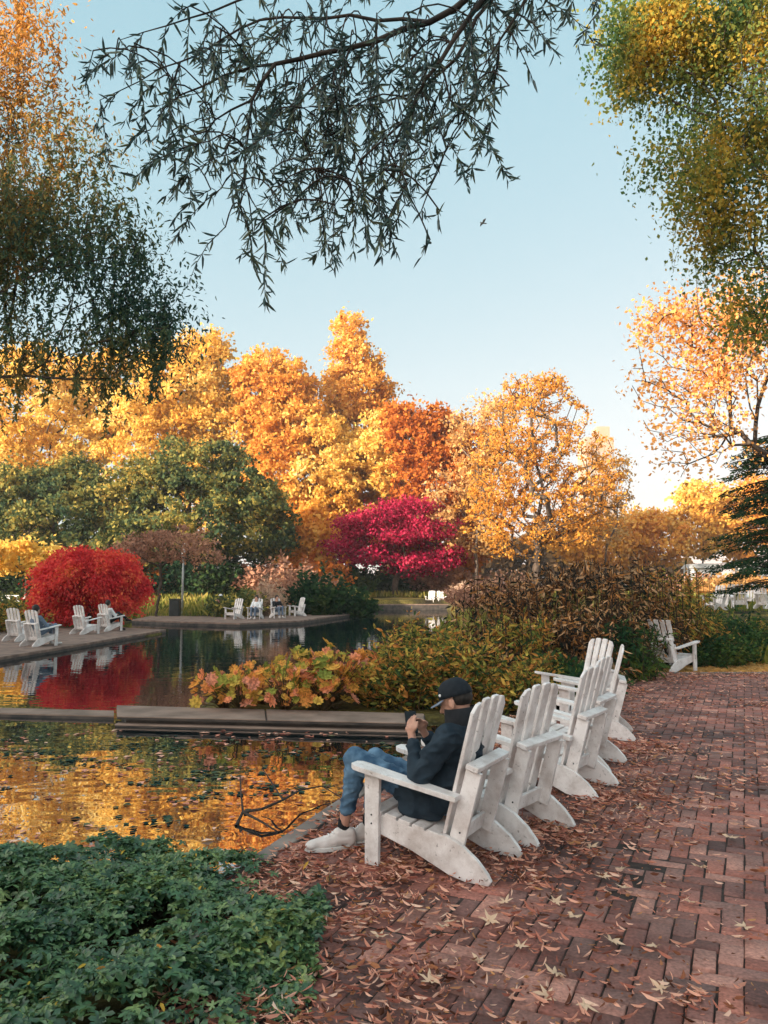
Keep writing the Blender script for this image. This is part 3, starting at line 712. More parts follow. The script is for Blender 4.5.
# hanging green-orange tree top right ---------------------------------
def right_tree():
    r = np.random.default_rng(9); D = 10.5
    b = at(1010, 600, D); b[2] = -.05
    root = empty('hanging_tree', b, label='tree with dense hanging green and yellow-orange leaves at the top right', cat='tree')
    ells = [(690, 30, 80, 60), (740, 90, 70, 80), (720, 190, 50, 60), (748, 260, 40, 60), (640, 20, 42, 40), (800, 150, 70, 150), (655, 60, 26, 36), (735, 10, 80, 60), (745, 320, 22, 40), (655, 50, 50, 60), (690, 130, 40, 60), (706, 225, 34, 60), (660, 165, 22, 10), (625, 60, 24, 50)]
    A = ell_points(ells, D, 560, r, .1) - b
    tk = [np.array([0, 0, 0]), np.array([-.1, 0, 1.5]), np.array([-.2, 0, 3.2]), np.array([-.3, .1, 5.0]), np.array([-.4, .1, 6.5]), np.array([-.4, .1, 8])]
    nd, pr = skeleton(tk, A, step=.4, r=r, up=.1)
    tubemesh('trunk', limbs(nd, pr, .004, .28), M['bark'], root)
    strands(root, A, .25 + .5 * r.random(len(A)), r, 44, .055, 'right_leaf', sway=.3, rt=.0025)
    wt = r.random(len(A)) ** 3; n = 36000; idx = r.choice(len(A), n, p=wt / wt.sum()); P = A[idx] + r.normal(size=(n, 3)) * np.array([.20, .20, .22])
    leafmesh('foliage', P, nrm(rdir(n, r) + [0, 0, -.7]), rdir(n, r), .070 * (.6 + .7 * r.random(n)), DIAMOND, M['right_leaf'], root)
right_tree()

# half-bare peach tree at the right -----------------------------------
def peach_tree():
    r = np.random.default_rng(10); D = 24
    b = at(880, 600, D); b[2] = float(terrain_z(b[0], b[1]))
    root = empty('half_bare_tree', b, label='half-bare tree with peach-orange leaves on dark arching branches at the right edge', cat='tree')
    A1 = ell_points([(700, 315, 60, 38), (725, 355, 56, 44), (668, 325, 40, 24), (760, 320, 40, 50), (700, 385, 50, 24)], D, 200, r, .1) - b
    A2 = ell_points([(690, 400, 56, 40), (655, 370, 30, 40), (720, 430, 56, 44), (680, 440, 44, 40)], D, 130, r, .1) - b
    wts = r.random(len(A1)) ** 1.5; wts /= wts.sum()
    tk = [np.array([0, 0, 0])] + [np.array([-t * 1.3, 0, 6.2 * t]) for t in np.linspace(.2, 1, 7)]
    nd, pr = skeleton(tk, np.concatenate([A1, A2]), step=.45, r=r, up=.12, pen=.8)
    tubemesh('trunk', limbs(nd, pr, .010, .26, 2.0), M['bark'], root)
    n = 5600; idx = r.choice(len(A1), n, p=wts); P = A1[idx] + r.normal(size=(n, 3)) * .33
    P2 = A2[r.integers(0, len(A2), 1500)] + r.normal(size=(1500, 3)) * .3
    P = np.concatenate([P, P2]); n = len(P)
    leafmesh('foliage', P, rdir(n, r), rdir(n, r), .15 * (.6 + .7 * r.random(n)), DIAMOND, M['peach'], root)
peach_tree()

# dark conifer ---------------------------------------------------------
def conifer():
    r = np.random.default_rng(12); D = 26
    b = at(785, 600, D); b[2] = float(terrain_z(b[0], b[1]))
    root = empty('conifer', b, label='dark blue-green conifer with drooping layered branches at the right edge', cat='tree')
    segs = [(0, 0, 0, 0, 0, 9.5, .17, .03)]; P = []; Dd = []
    z = 1.6
    while z < 6.6:
        nb = 4; a0 = r.random() * 6.3
        for i in range(nb):
            a = a0 + i * 2 * math.pi / nb + r.normal() * .4; Lb = (3.7 - z * .33) * (.6 + .5 * r.random()); dz_ = r.normal() * .25
            dr = np.array([math.cos(a), math.sin(a), 0]); p = np.array([0, 0, z]); k = 10
            for s in range(k):
                t = (s + 1) / k; q = np.array([0, 0, z]) + dr * Lb * t + np.array([0, 0, (.30 + dz_) * t - (.85 + dz_) * t * t + .2 * t ** 4])
                segs.append((*p, *q, .03 * (1 - s / k) + .004, .03 * (1 - t) + .004))
                wd = .42 * Lb * math.sin(math.pi * min(1, t * .8 + .15)) * .55
                for _ in range(int(60 * (.3 + wd))):
                    sd = r.choice([-1, 1]); w_ = wd * r.random() ** .7
                    P.append(p + (q - p) * r.random() + np.array([-dr[1], dr[0], 0]) * sd * w_ + dr * w_ * .4 + np.array([r.normal() * .05, r.normal() * .05, -.22 * w_ - .16 * r.random()]))
                    Dd.append(nrm(dr * .8 + np.array([-dr[1], dr[0], 0]) * sd + np.array([0, 0, -.35]) + r.normal(size=3) * .35))
                p = q
        z += .24 + r.random() * .14
    tubemesh('trunk', segs, M['bark'], root)
    P = np.array(P); leafmesh('needles', P, np.array(Dd), rdir(len(P), r), .12 * (.6 + .7 * r.random(len(P))), WIDE, M['dark_green'], root)
conifer()

# overhead willow branches --------------------------------------------
def overhead_willow():
    r = np.random.default_rng(14)
    b = np.array([4.6, -2.4, 0.0])
    root = empty('willow_tree', b, label='willow whose dark narrow-leaved branches hang across the top of the view', cat='tree')
    def W(px, py, Y): return at(px, py, Y) - b
    mains = [
        [W(760, -420, 2.6), W(620, -180, 3.4), W(500, -20, 3.9), W(430, 22, 3.9), W(350, 48, 3.9), W(275, 64, 3.9), W(252, 100, 3.85), W(246, 150, 3.8), W(240, 205, 3.75)],
        [W(760, -420, 2.6), W(600, -150, 3.2), W(482, 0, 3.5), W(440, 62, 3.5), W(405, 120, 3.45), W(385, 170, 3.4)],
        [W(500, -20, 3.9), W(455, 60, 3.9), W(420, 92, 4.0), W(375, 105, 4.1), W(300, 108, 4.2)],
        [W(620, -180, 3.4), W(520, -60, 4.2), W(400, -30, 4.4), W(280, -12, 4.4), W(190, 18, 4.3), W(120, 40, 4.3)],
        [W(430, 22, 3.9), W(350, 15, 4.0), W(260, 20, 4.1), W(180, 62, 4.1), W(100, 100, 4.1)],
        [W(600, -150, 3.2), W(560, -60, 3.5), W(530, -10, 3.6), W(500, 40, 3.6), W(478, 80, 3.6)],
        [W(275, 64, 3.9), W(225, 75, 3.9), W(180, 95, 3.9), W(150, 130, 3.9)],
        [W(620, -180, 3.4), W(600, -60, 4.0), W(575, -25, 4.1), W(545, 0, 4.1)],
        [W(440, 62, 3.5), W(450, 100, 3.5), W(490, 130, 3.55)],
        [W(180, 62, 4.1), W(170, 110, 4.1), W(185, 150, 4.05)],
        [W(252, 100, 3.85), W(215, 120, 3.9), W(185, 165, 3.9)],
        [W(405, 120, 3.45), W(360, 160, 3.5), W(335, 205, 3.5)],
        [W(350, 48, 3.9), W(330, 110, 3.8), W(315, 170, 3.75)],
        [W(600, -60, 4.0), W(590, -20, 4.0), W(600, 10, 4.0)],
    ]
    segs = []; starts = []; lens = []
    for mi, mline in enumerate(mains):
        r0 = [.03, .026, .014, .018, .012, .016, .008, .012, .006, .006, .006, .006, .007, .006][mi]
        for i in range(len(mline) - 1):
            a, c = mline[i], mline[i + 1]; L = np.linalg.norm(c - a); k = max(2, int(L / .12)); n = len(mline) - 1; prev = a
            for j in range(1, k + 1):
                q = a + (c - a) * j / k + (r.normal(size=3) * .008 if j < k else 0)
                t0 = (i + (j - 1) / k) / n; t1 = (i + j / k) / n
                segs.append((*prev, *q, 0.72 * r0 * (1 - t0) ** .9 + .002, 0.72 * r0 * (1 - t1) ** .9 + .002))
                prev = q
                if r.random() < .85:
                    starts.append(q); lens.append(.16 + .42 * r.random() * (1 if mi in (0, 1, 2) else .75))
    # long hanging tips seen against the sky: (px, py, Y, length)
    hang = [(235, 190, .40), (248, 200, .38), (300, 130, .50), (330, 150, .48), (360, 170, .45), (395, 165, .42), (410, 150, .50), (445, 140, .45), (460, 110, .5), (350, 110, .6), (375, 130, .55),
            (385, 190, .4), (350, 200, .28), (320, 190, .3), (290, 180, .3), (180, 110, .36), (160, 80, .36), (200, 100, .42), (215, 130, .4), (430, 180, .28), (490, 60, .42), (505, 40, .30), (450, 40, .5), (420, 70, .5),
            (280, 70, .5), (310, 70, .5), (340, 60, .6), (370, 70, .6), (400, 60, .6), (230, 80, .45), (260, 150, .45), (275, 110, .5), (130, 50, .2), (120, 60, .2), (390, 100, .5), (320, 100, .5), (345, 80, .5), (300, 90, .45),
            (330, 40, .4), (290, 30, .4), (250, 30, .35), (220, 40, .35), (200, 20, .3), (380, 20, .45), (420, 20, .5), (470, 20, .4), (520, 0, .26), (480, 90, .3), (340, 230, .18), (375, 215, .2), (250, 235, .15), (425, 215, .12)]
    for px, py, L in hang:
        for _ in range(3):
            Y = 3.4 + r.random() * .9; starts.append(W(px + r.normal() * 15, py + r.normal() * 15, Y)); lens.append(L * (.7 + .4 * r.random()))
    # link hanging twigs to the nearest branch point
    S = np.array([s[3:6] for s in segs])
    for p in starts[-3 * len(hang):]:
        j = int(np.argmin(np.linalg.norm(S - p, axis=1) + 2 * np.maximum(0, p[2] - S[:, 2])))
        a = S[j]; prev = a
        for s in range(1, 5):
            t = s / 4; q = a + (p - a) * t + np.array([0, 0, .06 * math.sin(math.pi * t)]); segs.append((*prev, *q, .004, .0035)); prev = q
    # trunk and big limb, out of the picture to the right
    tk = [np.array([0, 0, -.05]), np.array([-.1, .1, 1.4]), np.array([-.4, .5, 2.8]), np.array([-.9, 1.4, 4.0]), mains[0][0]]
    rr = [.34, .28, .22, .14, .06]
    for i in range(4): segs.append((*tk[i], *tk[i + 1], rr[i], rr[i + 1]))
    tubemesh('branches', segs, M['twig'], root, k=6)
    strands(root, starts, lens, r, 76, .070, 'willow_dark', sway=.42, rt=.0026, lay=.15, drift=np.array([-.28, .0]))
overhead_willow()

# unseen trees added behind the photographer to keep the terrace in shade ----------
def added_shade_trees():
    r = np.random.default_rng(15)
    for i, (x, y, h, rad) in enumerate([(-33 - .5 * q_, -19 + .87 * q_, 19, 7.5) for q_ in (-13, -3, 7, 17, 27, 37)]):
        root = empty('added_shade_tree', (x, y, -.1), label='unseen dense tree added to the left behind the photographer to shade the terrace', cat='tree', group='added sun-blocking trees behind the photographer')
        n = 150; u = nrm(r.normal(size=(n, 3))) * (.2 + .8 * r.random(n) ** .5)[:, None]
        A = u * np.array([rad, rad, h * .40]) + np.array([0, 0, h * .58])
        nd, pr = skeleton([np.array([0, 0, t]) for t in np.linspace(0, h * .6, 6)], A, step=1.5, r=r)
        tubemesh('trunk', limbs(nd, pr, .03, .4), M['bark'], root)
        m = 8000; P = A[r.integers(0, n, m)] + r.normal(size=(m, 3)) * 1.0
        leafmesh('foliage', P, rdir(m, r), rdir(m, r), 1.1 * (.6 + .8 * r.random(m)), DIAMOND, M['green_tree'], root)
added_shade_trees()

# ------------------------------------------------------------------ plants around the pond
M['groundcover'] = leafmat('groundcover_leaves', [(.018, .060, .034), (.045, .120, .055), (.12, .22, .085), (.32, .38, .11)], .25, scale=2.8, amount=.35, rough=.45, mottle=45)
M['yellow_leaf'] = leafmat('yellowing_leaves', [(.30, .26, .04), (.5, .36, .06), (.55, .25, .06), (.42, .13, .07)], .3, scale=3)
M['litter'] = leafmat('fallen_leaves', [(.12, .045, .035), (.36, .125, .09), (.60, .26, .18), (.78, .42, .30), (.85, .60, .45)], .15, scale=1.6, amount=.2)
M['litter_brown'] = leafmat('brown_fallen_leaves', [(.06, .025, .018), (.16, .06, .035), (.34, .13, .07), (.60, .32, .14)], .15, scale=1.6, amount=.2)
M['pondweed'] = leafmat('pondweed_leaves', [(.01, .03, .03), (.02, .05, .045), (.05, .09, .06), (.22, .20, .10)], .1, scale=2, amount=.2)
M['litter_gold'] = leafmat('fallen_gold_leaves', [(.55, .26, .08), (.62, .34, .10), (.68, .44, .22)], .2, scale=2)
M['darmera'] = leafmat('big_plant_leaves', [(.10, .16, .04), (.30, .32, .07), (.70, .46, .10), (.80, .38, .09), (.72, .24, .10), (.80, .36, .26), (.66, .20, .07)], .35, scale=2.0, amount=.3, mottle=26)
M['bush_yg'] = leafmat('yellow_green_bush_leaves', [(.015, .045, .03), (.05, .09, .035), (.20, .24, .06), (.58, .44, .10), (.62, .26, .07), (.03, .06, .03)], .35, scale=1.6, amount=.15, mottle=14)
M['maple_pale'] = leafmat('pale_maple_leaves', [(.60, .36, .22), (.72, .50, .34), (.78, .60, .42)], .2, scale=2)
M['bush_brown'] = leafmat('brown_shrub_leaves', [(.006, .022, .021), (.012, .024, .021), (.03, .024, .018), (.13, .055, .025), (.46, .20, .06), (.72, .44, .24), (.03, .06, .028)], .3, scale=1.6, amount=.2)
M['bush_green'] = leafmat('green_shrub_leaves', [(.010, .035, .022), (.025, .065, .03), (.06, .11, .03), (.18, .19, .04)], .3, scale=.9, amount=.5)
M['grass'] = leafmat('meadow_blades', [(.05, .08, .02), (.14, .16, .03), (.34, .29, .07), (.45, .30, .10)], .35, scale=.35, amount=.5)
M['pampas'] = leafmat('plume_grass', [(.55, .36, .26), (.65, .46, .34), (.6, .36, .16)], .4, scale=1)
M['stem'] = solid('stem', (.06, .05, .02), (.16, .09, .04), 6, .9)
M['stem_dark'] = solid('stem_dark', (.02, .017, .014), (.07, .045, .03), 6, .9)

def groundcover():
    r = np.random.default_rng(16)
    poly = [(-5.5, 2.0), (-.66, 2.0), (-.52, 2.75), (-.28, 3.3), (-.12, 3.72), (-.24, 4.1), (-.62, 4.38), (-.95, 4.72), (-1.5, 5.0), (-5.5, 5.05)]
    n = 64000; x = -5.5 + 5.2 * r.random(n); y = 2.0 + 3.05 * r.random(n)
    wob = .08 * np.sin(x * 9) + .06 * np.sin(y * 11 + x * 4) + r.normal(size=n) * .065
    ok = inpoly(x + wob, y + wob, poly); x, y = x[ok], y[ok]; n = len(x)
    d = polydist(x, y, poly)
    h = .03 + .11 * sstep(d, 0, .50) + .055 * np.sin(x * 5.1 + y * 2) * np.sin(y * 6.3 - x) + .03 * np.sin(x * 13) * np.sin(y * 14)
    dens = np.sin(x * 3.3 + 1.7 * np.sin(y * 2.9)) * np.sin(y * 4.1 + 1.3 * np.sin(x * 2.3)); keep = r.random(n) < np.where(dens > .5, .22, 1) * np.where(y < 2.6, .3, 1)
    x, y, h = x[keep], y[keep], h[keep]; n = len(x)
    z = np.maximum(.015, h * (1 - .5 * r.random(n) ** 2.2))
    P = np.stack([x, y, z], -1)
    a = r.random(n) * 6.283; D = np.stack([np.cos(a), np.sin(a), -.25 + .3 * r.normal(size=n)], -1)
    Nn = nrm(np.array([0, 0, 1.]) + r.normal(size=(n, 3)) * .38)
    S = .048 * (.35 + .95 * r.random(n))
    ix = r.random(n) < .985
    o = leafmesh('groundcover', P[ix], D[ix], Nn[ix], S[ix], PALM, M['groundcover']); tag(o, 'dark green lobed-leaf ground cover filling the lower left corner', 'ground cover', kind='stuff')
    o2 = leafmesh('yellowing_groundcover', P[~ix] + [0, 0, .01], D[~ix], Nn[~ix], S[~ix] * 1.0, WIDE, M['yellow_leaf']); tag(o2, 'scattered yellowing leaves among the green ground cover in the lower left', 'leaves', kind='stuff')
    # bright lime shoots
groundcover()

TAILS = [ground(px, py)[:2] for px, py in ((480, 872), (520, 852), (545, 842), (572, 820), (600, 800), (618, 783), (628, 764), (636, 745), (625, 722), (400, 868), (640, 800), (600, 830))]
def litter():
    r = np.random.default_rng(17)
    n = 420000; x = -1.3 + 11 * r.random(n); y = 2.3 + 12.6 * r.random(n) ** 1.25
    ok = inpoly(x, y, TERRACE); x, y = x[ok], y[ok]; n = len(x)
    e = x - (EDGE0[0] + (y - EDGE0[1]) * ed[0] / ed[1])        # metres inland from the pond edge
    pat = .5 + .5 * np.sin(x * 2.3 + 2 * np.sin(y * 1.3)) * np.sin(y * 3.1 + 1.5 * np.sin(x * 1.9))
    fine = .5 + .5 * np.sin(x * 9.7 + 2.2 * np.sin(y * 6.3)) * np.sin(y * 10.1 + 1.8 * np.sin(x * 7.9))
    dn = .02 + .24 * pat ** 3 + .22 * fine ** 4
    dn += .75 * np.exp(-((e - .3) / .75) ** 2) * (.35 + .65 * fine)
    for tx_, ty_ in TAILS: dn += .55 * np.exp(-(((x - tx_) ** 2 + (y - ty_) ** 2) / .16)) * (.4 + .6 * fine)     # leaves drifted against the chairs
    dn += .62 * sstep(-(x * .9 + y), -5.2, -3.4) * (.3 + .7 * fine)
    dn += .30 * np.exp(-((e - 1.9) / .35) ** 2) * pat * sstep(y, 4, 6)
    dn += .30 * sstep(y, 13.2, 14.7)
    dn *= .12 + .88 * sstep(e, .05, .24); patch = .5 + .5 * np.sin(x * 5.3 + 2.4 * np.sin(y * 3.7 + x)) * np.sin(y * 6.1 + 2.1 * np.sin(x * 4.9 - y)); dn *= .25 + 1.1 * patch ** 1.5; k = r.random(n) < dn * .85; x, y = x[k], y[k]; n = len(x)
    a = r.random(n) * 6.283; D = np.stack([np.cos(a), np.sin(a), r.normal(size=n) * .10], -1)
    P = np.stack([x, y, .008 + .022 * r.random(n) ** 2], -1)
    Nn = nrm(np.array([0, 0, 1.]) + r.normal(size=(n, 3)) * .45)
    S = .020 + .062 * r.random(n) ** 1.6
    kind = r.random(n); a_, b_ = kind < .62, kind > .80
    c_ = ~a_ & ~b_
    o = leafmesh('fallen_leaves', P[a_], D[a_], Nn[a_], S[a_], CURL, M['litter'])
    o2 = leafmesh('broad_fallen_leaves', P[c_], D[c_], Nn[c_], S[c_] * .9, (CURL[0] * [1, 2.4, .8], CURL[1]), M['litter_brown']); tag(o2, 'broad brown fallen leaves mixed into the litter on the terrace', 'fallen leaves', kind='stuff')
    o3 = leafmesh('leaf_crumbs', P[b_], D[b_], Nn[b_], S[b_] * .45, DIAMOND, M['litter_brown']); tag(o3, 'dark crumbs of broken leaves between the fallen leaves', 'leaf litter', kind='stuff'); tag(o, 'curled pink-brown fallen leaves strewn over the brick terrace', 'fallen leaves', kind='stuff')
    # soil strip beyond the kerb
    m = 9000; x = 4.4 + 6.5 * r.random(m); y = 14.95 + 2.6 * r.random(m)
    P = np.stack([x, y, terrain_z(x, y) + .02 + .03 * r.random(m)], -1); a = r.random(m) * 6.283
    o = leafmesh('fallen_leaves', P, np.stack([np.cos(a), np.sin(a), .1 * r.normal(size=m)], -1), nrm(np.array([0, 0, 1.]) + r.normal(size=(m, 3)) * .35), .08 + .05 * r.random(m), CURL, M['litter_gold'])
    tag(o, 'golden-brown fallen leaves covering the soil beyond the far kerb', 'fallen leaves', kind='stuff')
litter()

def maple_leaves():
    r = np.random.default_rng(18)
    protos = []
    spots = [(602, 880), (622, 890), (574, 920), (556, 905), (620, 872), (450, 925), (490, 925), (443, 930), (555, 978), (548, 1000), (662, 993), (650, 830), (612, 945), (505, 905), (700, 870), (745, 930), (480, 965), (585, 1010),
             (430, 985), (690, 905), (730, 840), (662, 760), (690, 745), (720, 800), (590, 850), (640, 810), (700, 780), (380, 940), (520, 950), (655, 950)]
    for i, (px, py) in enumerate(spots):
        g = ground(px, py)
        V, F = MAPLE; V = V.copy(); V[:, 2] += r.normal(size=len(V)) * .06
        s = .055 + .02 * r.random()
        if i < 6:
            me = mesh_np('maple_leaf', np.array(V) * s, np.concatenate([np.array(f) for f in F]), [3] * len(F)); me.materials.append(M['maple_pale']); protos.append(me)
        o = bpy.data.objects.new('maple_leaf', protos[i % 6]); col.objects.link(o)
        o.location = (g[0], g[1], .018); o.rotation_euler = (r.normal() * .2, r.normal() * .2, r.random() * 6.28)
        tag(o, 'pale star-shaped fallen maple leaf lying on the brick terrace', 'leaf', 'star-shaped maple leaves on the bricks')
maple_leaves()

def floating():
    r = np.random.default_rng(19); n = 1500
    x = -8 + 8.6 * r.random(n); y = 4.8 + 5.0 * r.random(n)
    pat = np.sin(x * 1.7 + np.sin(y * 2.2)) * np.sin(y * 2.6 + np.sin(x * 1.1))
    ok = inpoly(x, y, POND) & (r.random(n) < .15 + .85 * (pat > .1)); x, y = x[ok], y[ok]
    ok = (polydist(x, y, POND) > .05); x, y = x[ok], y[ok]; n = len(x); a = r.random(n) * 6.283
    D = np.stack([np.cos(a), np.sin(a), 0 * a], -1)
    P = np.stack([x, y, np.full(n, WATER_Z + .006)], -1)
    o = leafmesh('floating_leaves', P, D, nrm(np.array([0, 0, 1.]) + r.normal(size=(n, 3)) * .06), .04 + .06 * r.random(n), DIAMOND, M['litter'])
    tag(o, 'small leaves and pondweed floating in patches on the near pond', 'floating leaves', kind='stuff')
    m = 5500; x = -8 + 8.6 * r.random(m); y = 4.8 + 4.6 * r.random(m)
    pat = np.sin(x * 2.3 + 1.4 * np.sin(y * 3.1)) * np.sin(y * 4.4 + np.sin(x * 1.9)) 
    ok = inpoly(x, y, POND) & (r.random(m) < .03 + .9 * (pat > .35)); x, y = x[ok], y[ok]
    ok = polydist(x, y, POND) > .05; x, y = x[ok], y[ok]; m = len(x); a = r.random(m) * 6.283
    o = leafmesh('pondweed', np.stack([x, y, np.full(m, WATER_Z + .004)], -1), np.stack([np.cos(a), np.sin(a), 0 * a], -1), nrm(np.array([0, 0, 1.]) + r.normal(size=(m, 3)) * .04), .03 + .07 * r.random(m), DIAMOND, M['pondweed'])
    tag(o, 'dark green pondweed floating in ragged patches on the near pond', 'pondweed', kind='stuff')
floating()

def broken_branch():
    pts = [(247, 830, .02), (243, 808, .10), (262, 801, .10), (283, 800, .14), (300, 790, .12), (322, 786, .1), (345, 797, .0)]
    segs = []
    def poly(pl, r0):
        q = [ground(p[0], p[1], WATER_Z + p[2]) for p in pl]
        for i in range(len(q) - 1): segs.append((*q[i], *q[i + 1], r0 * (1 - i / len(q)) + .002, r0 * (1 - (i + 1) / len(q)) + .002))
    c = ground(242, 818, WATER_Z)
    poly([(236, 826, .0), (243, 812, .06), (262, 809, .10), (283, 800, .12), (300, 790, .10), (322, 786, .08), (345, 800, .0)], .012)
    poly([(243, 812, .06), (241, 795, .14), (240, 775, .2)], .007)
    poly([(243, 812, .06), (262, 822, .04), (278, 832, .0)], .009)
    poly([(283, 800, .12), (270, 780, .16), (262, 768, .2)], .006)
    s = np.array(segs); s[:, :3] -= c; s[:, 3:6] -= c
    o = tubemesh('fallen_branch', s, M['twig'], None, k=6); o.location = tuple(c)
    tag(o, 'bare forked branch sticking out of the pond by the groundcover', 'branch')
broken_branch()

def big_leaf_plants():
    r = np.random.default_rng(20)
    spots = [(224, 702, 22), (262, 692, 28), (300, 682, 30), (335, 674, 32), (360, 684, 24), (285, 694, 26), (322, 696, 26), (240, 700, 16)]
    labs = ['leftmost low orange-leaved waterside plant at the tip of the bed', 'salmon and orange large-leaved plant in the left part of the bed', 'pink-topped large-leaved plant in the middle of the bed above the walkway', 'large-leaved plant with green and pink leaves beside the yellow-green bush',
            'large-leaved plant with orange leaves right against the yellow-green bush', 'yellow-leaved low plant at the front of the bed by the walkway', 'gold-leaved low plant at the front right of the bed by the walkway', 'smallest orange plant at the front left of the bed']
    for i, ((px, py, n), lb) in enumerate(zip(spots, labs)):
        Y = 11.0 + .5 * (i % 3) if i < 5 else 10.75
        c = at(px, 700, Y); c[2] = -.1
        root = empty('large_leaved_plant', c, label=lb, cat='plant', group='large-leaved orange plants behind the walkway')
        H = at(px, py - 34, Y)[2] + .12; n = int(n * 3.2)
        segs = []; P = []; Nn = []; S = []
        for k in range(n):
            a = r.random() * 6.283; rr = .48 * r.random() ** .5; hh = H * (.25 + .75 * r.random() ** .8) * (1 - .5 * rr)
            p = np.array([math.cos(a) * rr, math.sin(a) * rr, max(.14, hh)])
            mid = p * np.array([.35, .35, .6]); segs += [(0, 0, 0, *mid, .008, .006), (*mid, *p, .006, .004)]
            P.append(p); Nn.append(nrm(np.array([math.cos(a) * .5, math.sin(a) * .5 - .35, 1.]) + r.normal(size=3) * .5)); S.append(.045 + .115 * r.random() ** 1.9)
        tubemesh('stalks', segs, M['stem'], root, k=4)
        leafmesh('foliage', np.array(P), nrm(r.normal(size=(n, 3))), np.array(Nn), np.array(S), BIGLEAF, M['darmera'], root)
big_leaf_plants()

def shrub(name, label, px, py_top, py_base, Y, rad, leafm, nst, nl, ls, seed, group=None, tpl=DIAMOND, spread=.35, droop=0.0, stemm='stem', flatleaf=False, z0=None, cat='shrub'):
    r = np.random.default_rng(seed); c = at(px, py_base, Y); c[2] = float(terrain_z(c[0], c[1])) - .02 if z0 is None else z0
    H = at(px, py_top, Y)[2] - c[2]
    root = empty(name, c, label=label, cat=cat, group=group)
    segs = []; P = []; Dd = []
    per = max(1, int(nl / nst))
    for i in range(nst):
        a = r.random() * 6.283; q = r.random() ** .5; f = np.array([math.cos(a), math.sin(a), 0]) * rad * q
        h = H * (1 - .45 * q * q) * (.55 + .60 * r.random()); g = f * (1 - spread)
        tip = f + f * spread * .5 + np.array([r.normal() * .08, r.normal() * .08, h]); prev = g; K = 5; pts = [g]
        for s in range(1, K + 1):
            t = s / K; p = g + (tip - g) * np.array([t ** 1.4, t ** 1.4, t]) + r.normal(size=3) * .02; segs.append((*prev, *p, .006 * (1 - t) + .003, .006 * (1 - t) + .002)); prev = p; pts.append(p)
        pts = np.array(pts); t = (r.random(per) ** .75) * K; i0 = np.minimum(t.astype(int), K - 1); p = pts[i0] + (pts[i0 + 1] - pts[i0]) * (t - i0)[:, None]
        sd = nrm(r.normal(size=(per, 3)) * np.array([1, 1, .5])); p = p + sd * (.13 * rad + .03) * r.random(per)[:, None]
        P.append(p); Dd.append(nrm(sd + np.array([0, 0, .25 - droop])))
    if name == 'withering_shrub':          # dry flower stalks standing above the leaves
        for i in range(44):
            a = r.random() * 6.283; q = rad * .9 * r.random() ** .5; g = np.array([math.cos(a) * q, math.sin(a) * q, 0]); h = H * (1.0 + .22 * r.random()) * (1 - .15 * q)
            tip = g + np.array([r.normal() * .09, r.normal() * .09, h]); m_ = (g + tip) / 2 + r.normal(size=3) * .02
            segs.append((*g, *m_, .008, .007)); segs.append((*m_, *tip, .007, .006))
            kk = 14; tt = .70 + .30 * r.random(kk); P.append(g + (tip - g) * tt[:, None] + r.normal(size=(kk, 3)) * .025); Dd.append(nrm(r.normal(size=(kk, 3)) + [0, 0, -.3]))
    P = np.concatenate(P); Dd = np.concatenate(Dd); ok = P[:, 2] > .03; P = P[ok]; Dd = Dd[ok]; n = len(P)
    tubemesh('stems', segs, M[stemm], root, k=4)
    leafmesh('foliage', P, Dd, rdir(n, r), ls * (.55 + .8 * r.random(n)), tpl, M[leafm], root)
    return root

g2 = 'yellow-green bushes behind the walkway'
shrub('waterside_bush', 'yellow-green feathery bush right behind the walkway, beside the orange plants', 400, 640, 712, 11.2, .62, 'bush_yg', 110, 3910, .105, 101, g2, WIDE, z0=-.1)
shrub('waterside_bush', 'yellow-green bush behind the seated man with the cap', 452, 632, 712, 11.4, .75, 'bush_yg', 120, 4250, .105, 102, g2, WIDE, z0=-.1)
shrub('waterside_bush', 'taller yellow-green bush at the back of the bed left of the brown shrubs', 425, 618, 690, 13.5, .9, 'bush_yg', 120, 4420, .105, 103, g2, WIDE)
shrub('waterside_bush', 'green and gold bush behind the backs of the second and third chairs', 520, 655, 715, 11.2, .75, 'bush_yg', 110, 3740, .105, 104, g2, WIDE)
shrub('waterside_bush', 'low green bush below the brown shrubs, left of the farthest chair in the row', 575, 662, 705, 11.4, .6, 'bush_green', 90, 3600, .11, 105, g2, WIDE)
shrub('waterside_bush', 'small dark green and rust bush in the middle of the planted bank', 480, 645, 712, 12.3, .7, 'bush_brown', 100, 4200, .11, 106, g2, WIDE)
g3 = 'brown withering shrubs on the bank'
for i, (px, pt, Y, rd, lb) in enumerate([
    (500, 588, 14.5, .95, 'leftmost tall brown shrub on the bank, beside the yellow-green bush'),
    (545, 576, 15.2, 1.0, 'tall brown shrub straight below the large orange tree'),
    (590, 570, 15.0, .95, 'tallest dark brown shrub on the bank, behind the last chairs of the row'),
    (635, 570, 16.0, 1.0, 'brown shrub with dark upright stems left of the broken chair'),
    (675, 576, 17.2, .9, 'yellow-tipped brown shrub directly behind the broken chair'),
    (520, 625, 12.8, .75, 'lower yellow-green shrub at the front of the bank behind the chair backs'),
    (570, 622, 13.2, .8, 'lower rust-speckled shrub in front of the tallest brown shrub'),
    (620, 628, 14.2, .75, 'lower green shrub just left of the broken chair')]):
    shrub('withering_shrub', lb, px, pt, 690, Y, rd, ['bush_brown', 'bush_brown', 'bush_brown', 'bush_brown', 'bush_yg', 'bush_yg', 'bush_brown', 'bush_green'][i], 90, 3400 if i < 5 else 3000, .13, 120 + i, g3, SLIM, spread=.25, droop=.9, stemm='stem_dark')
g4 = 'green shrubs at the right edge of the terrace'
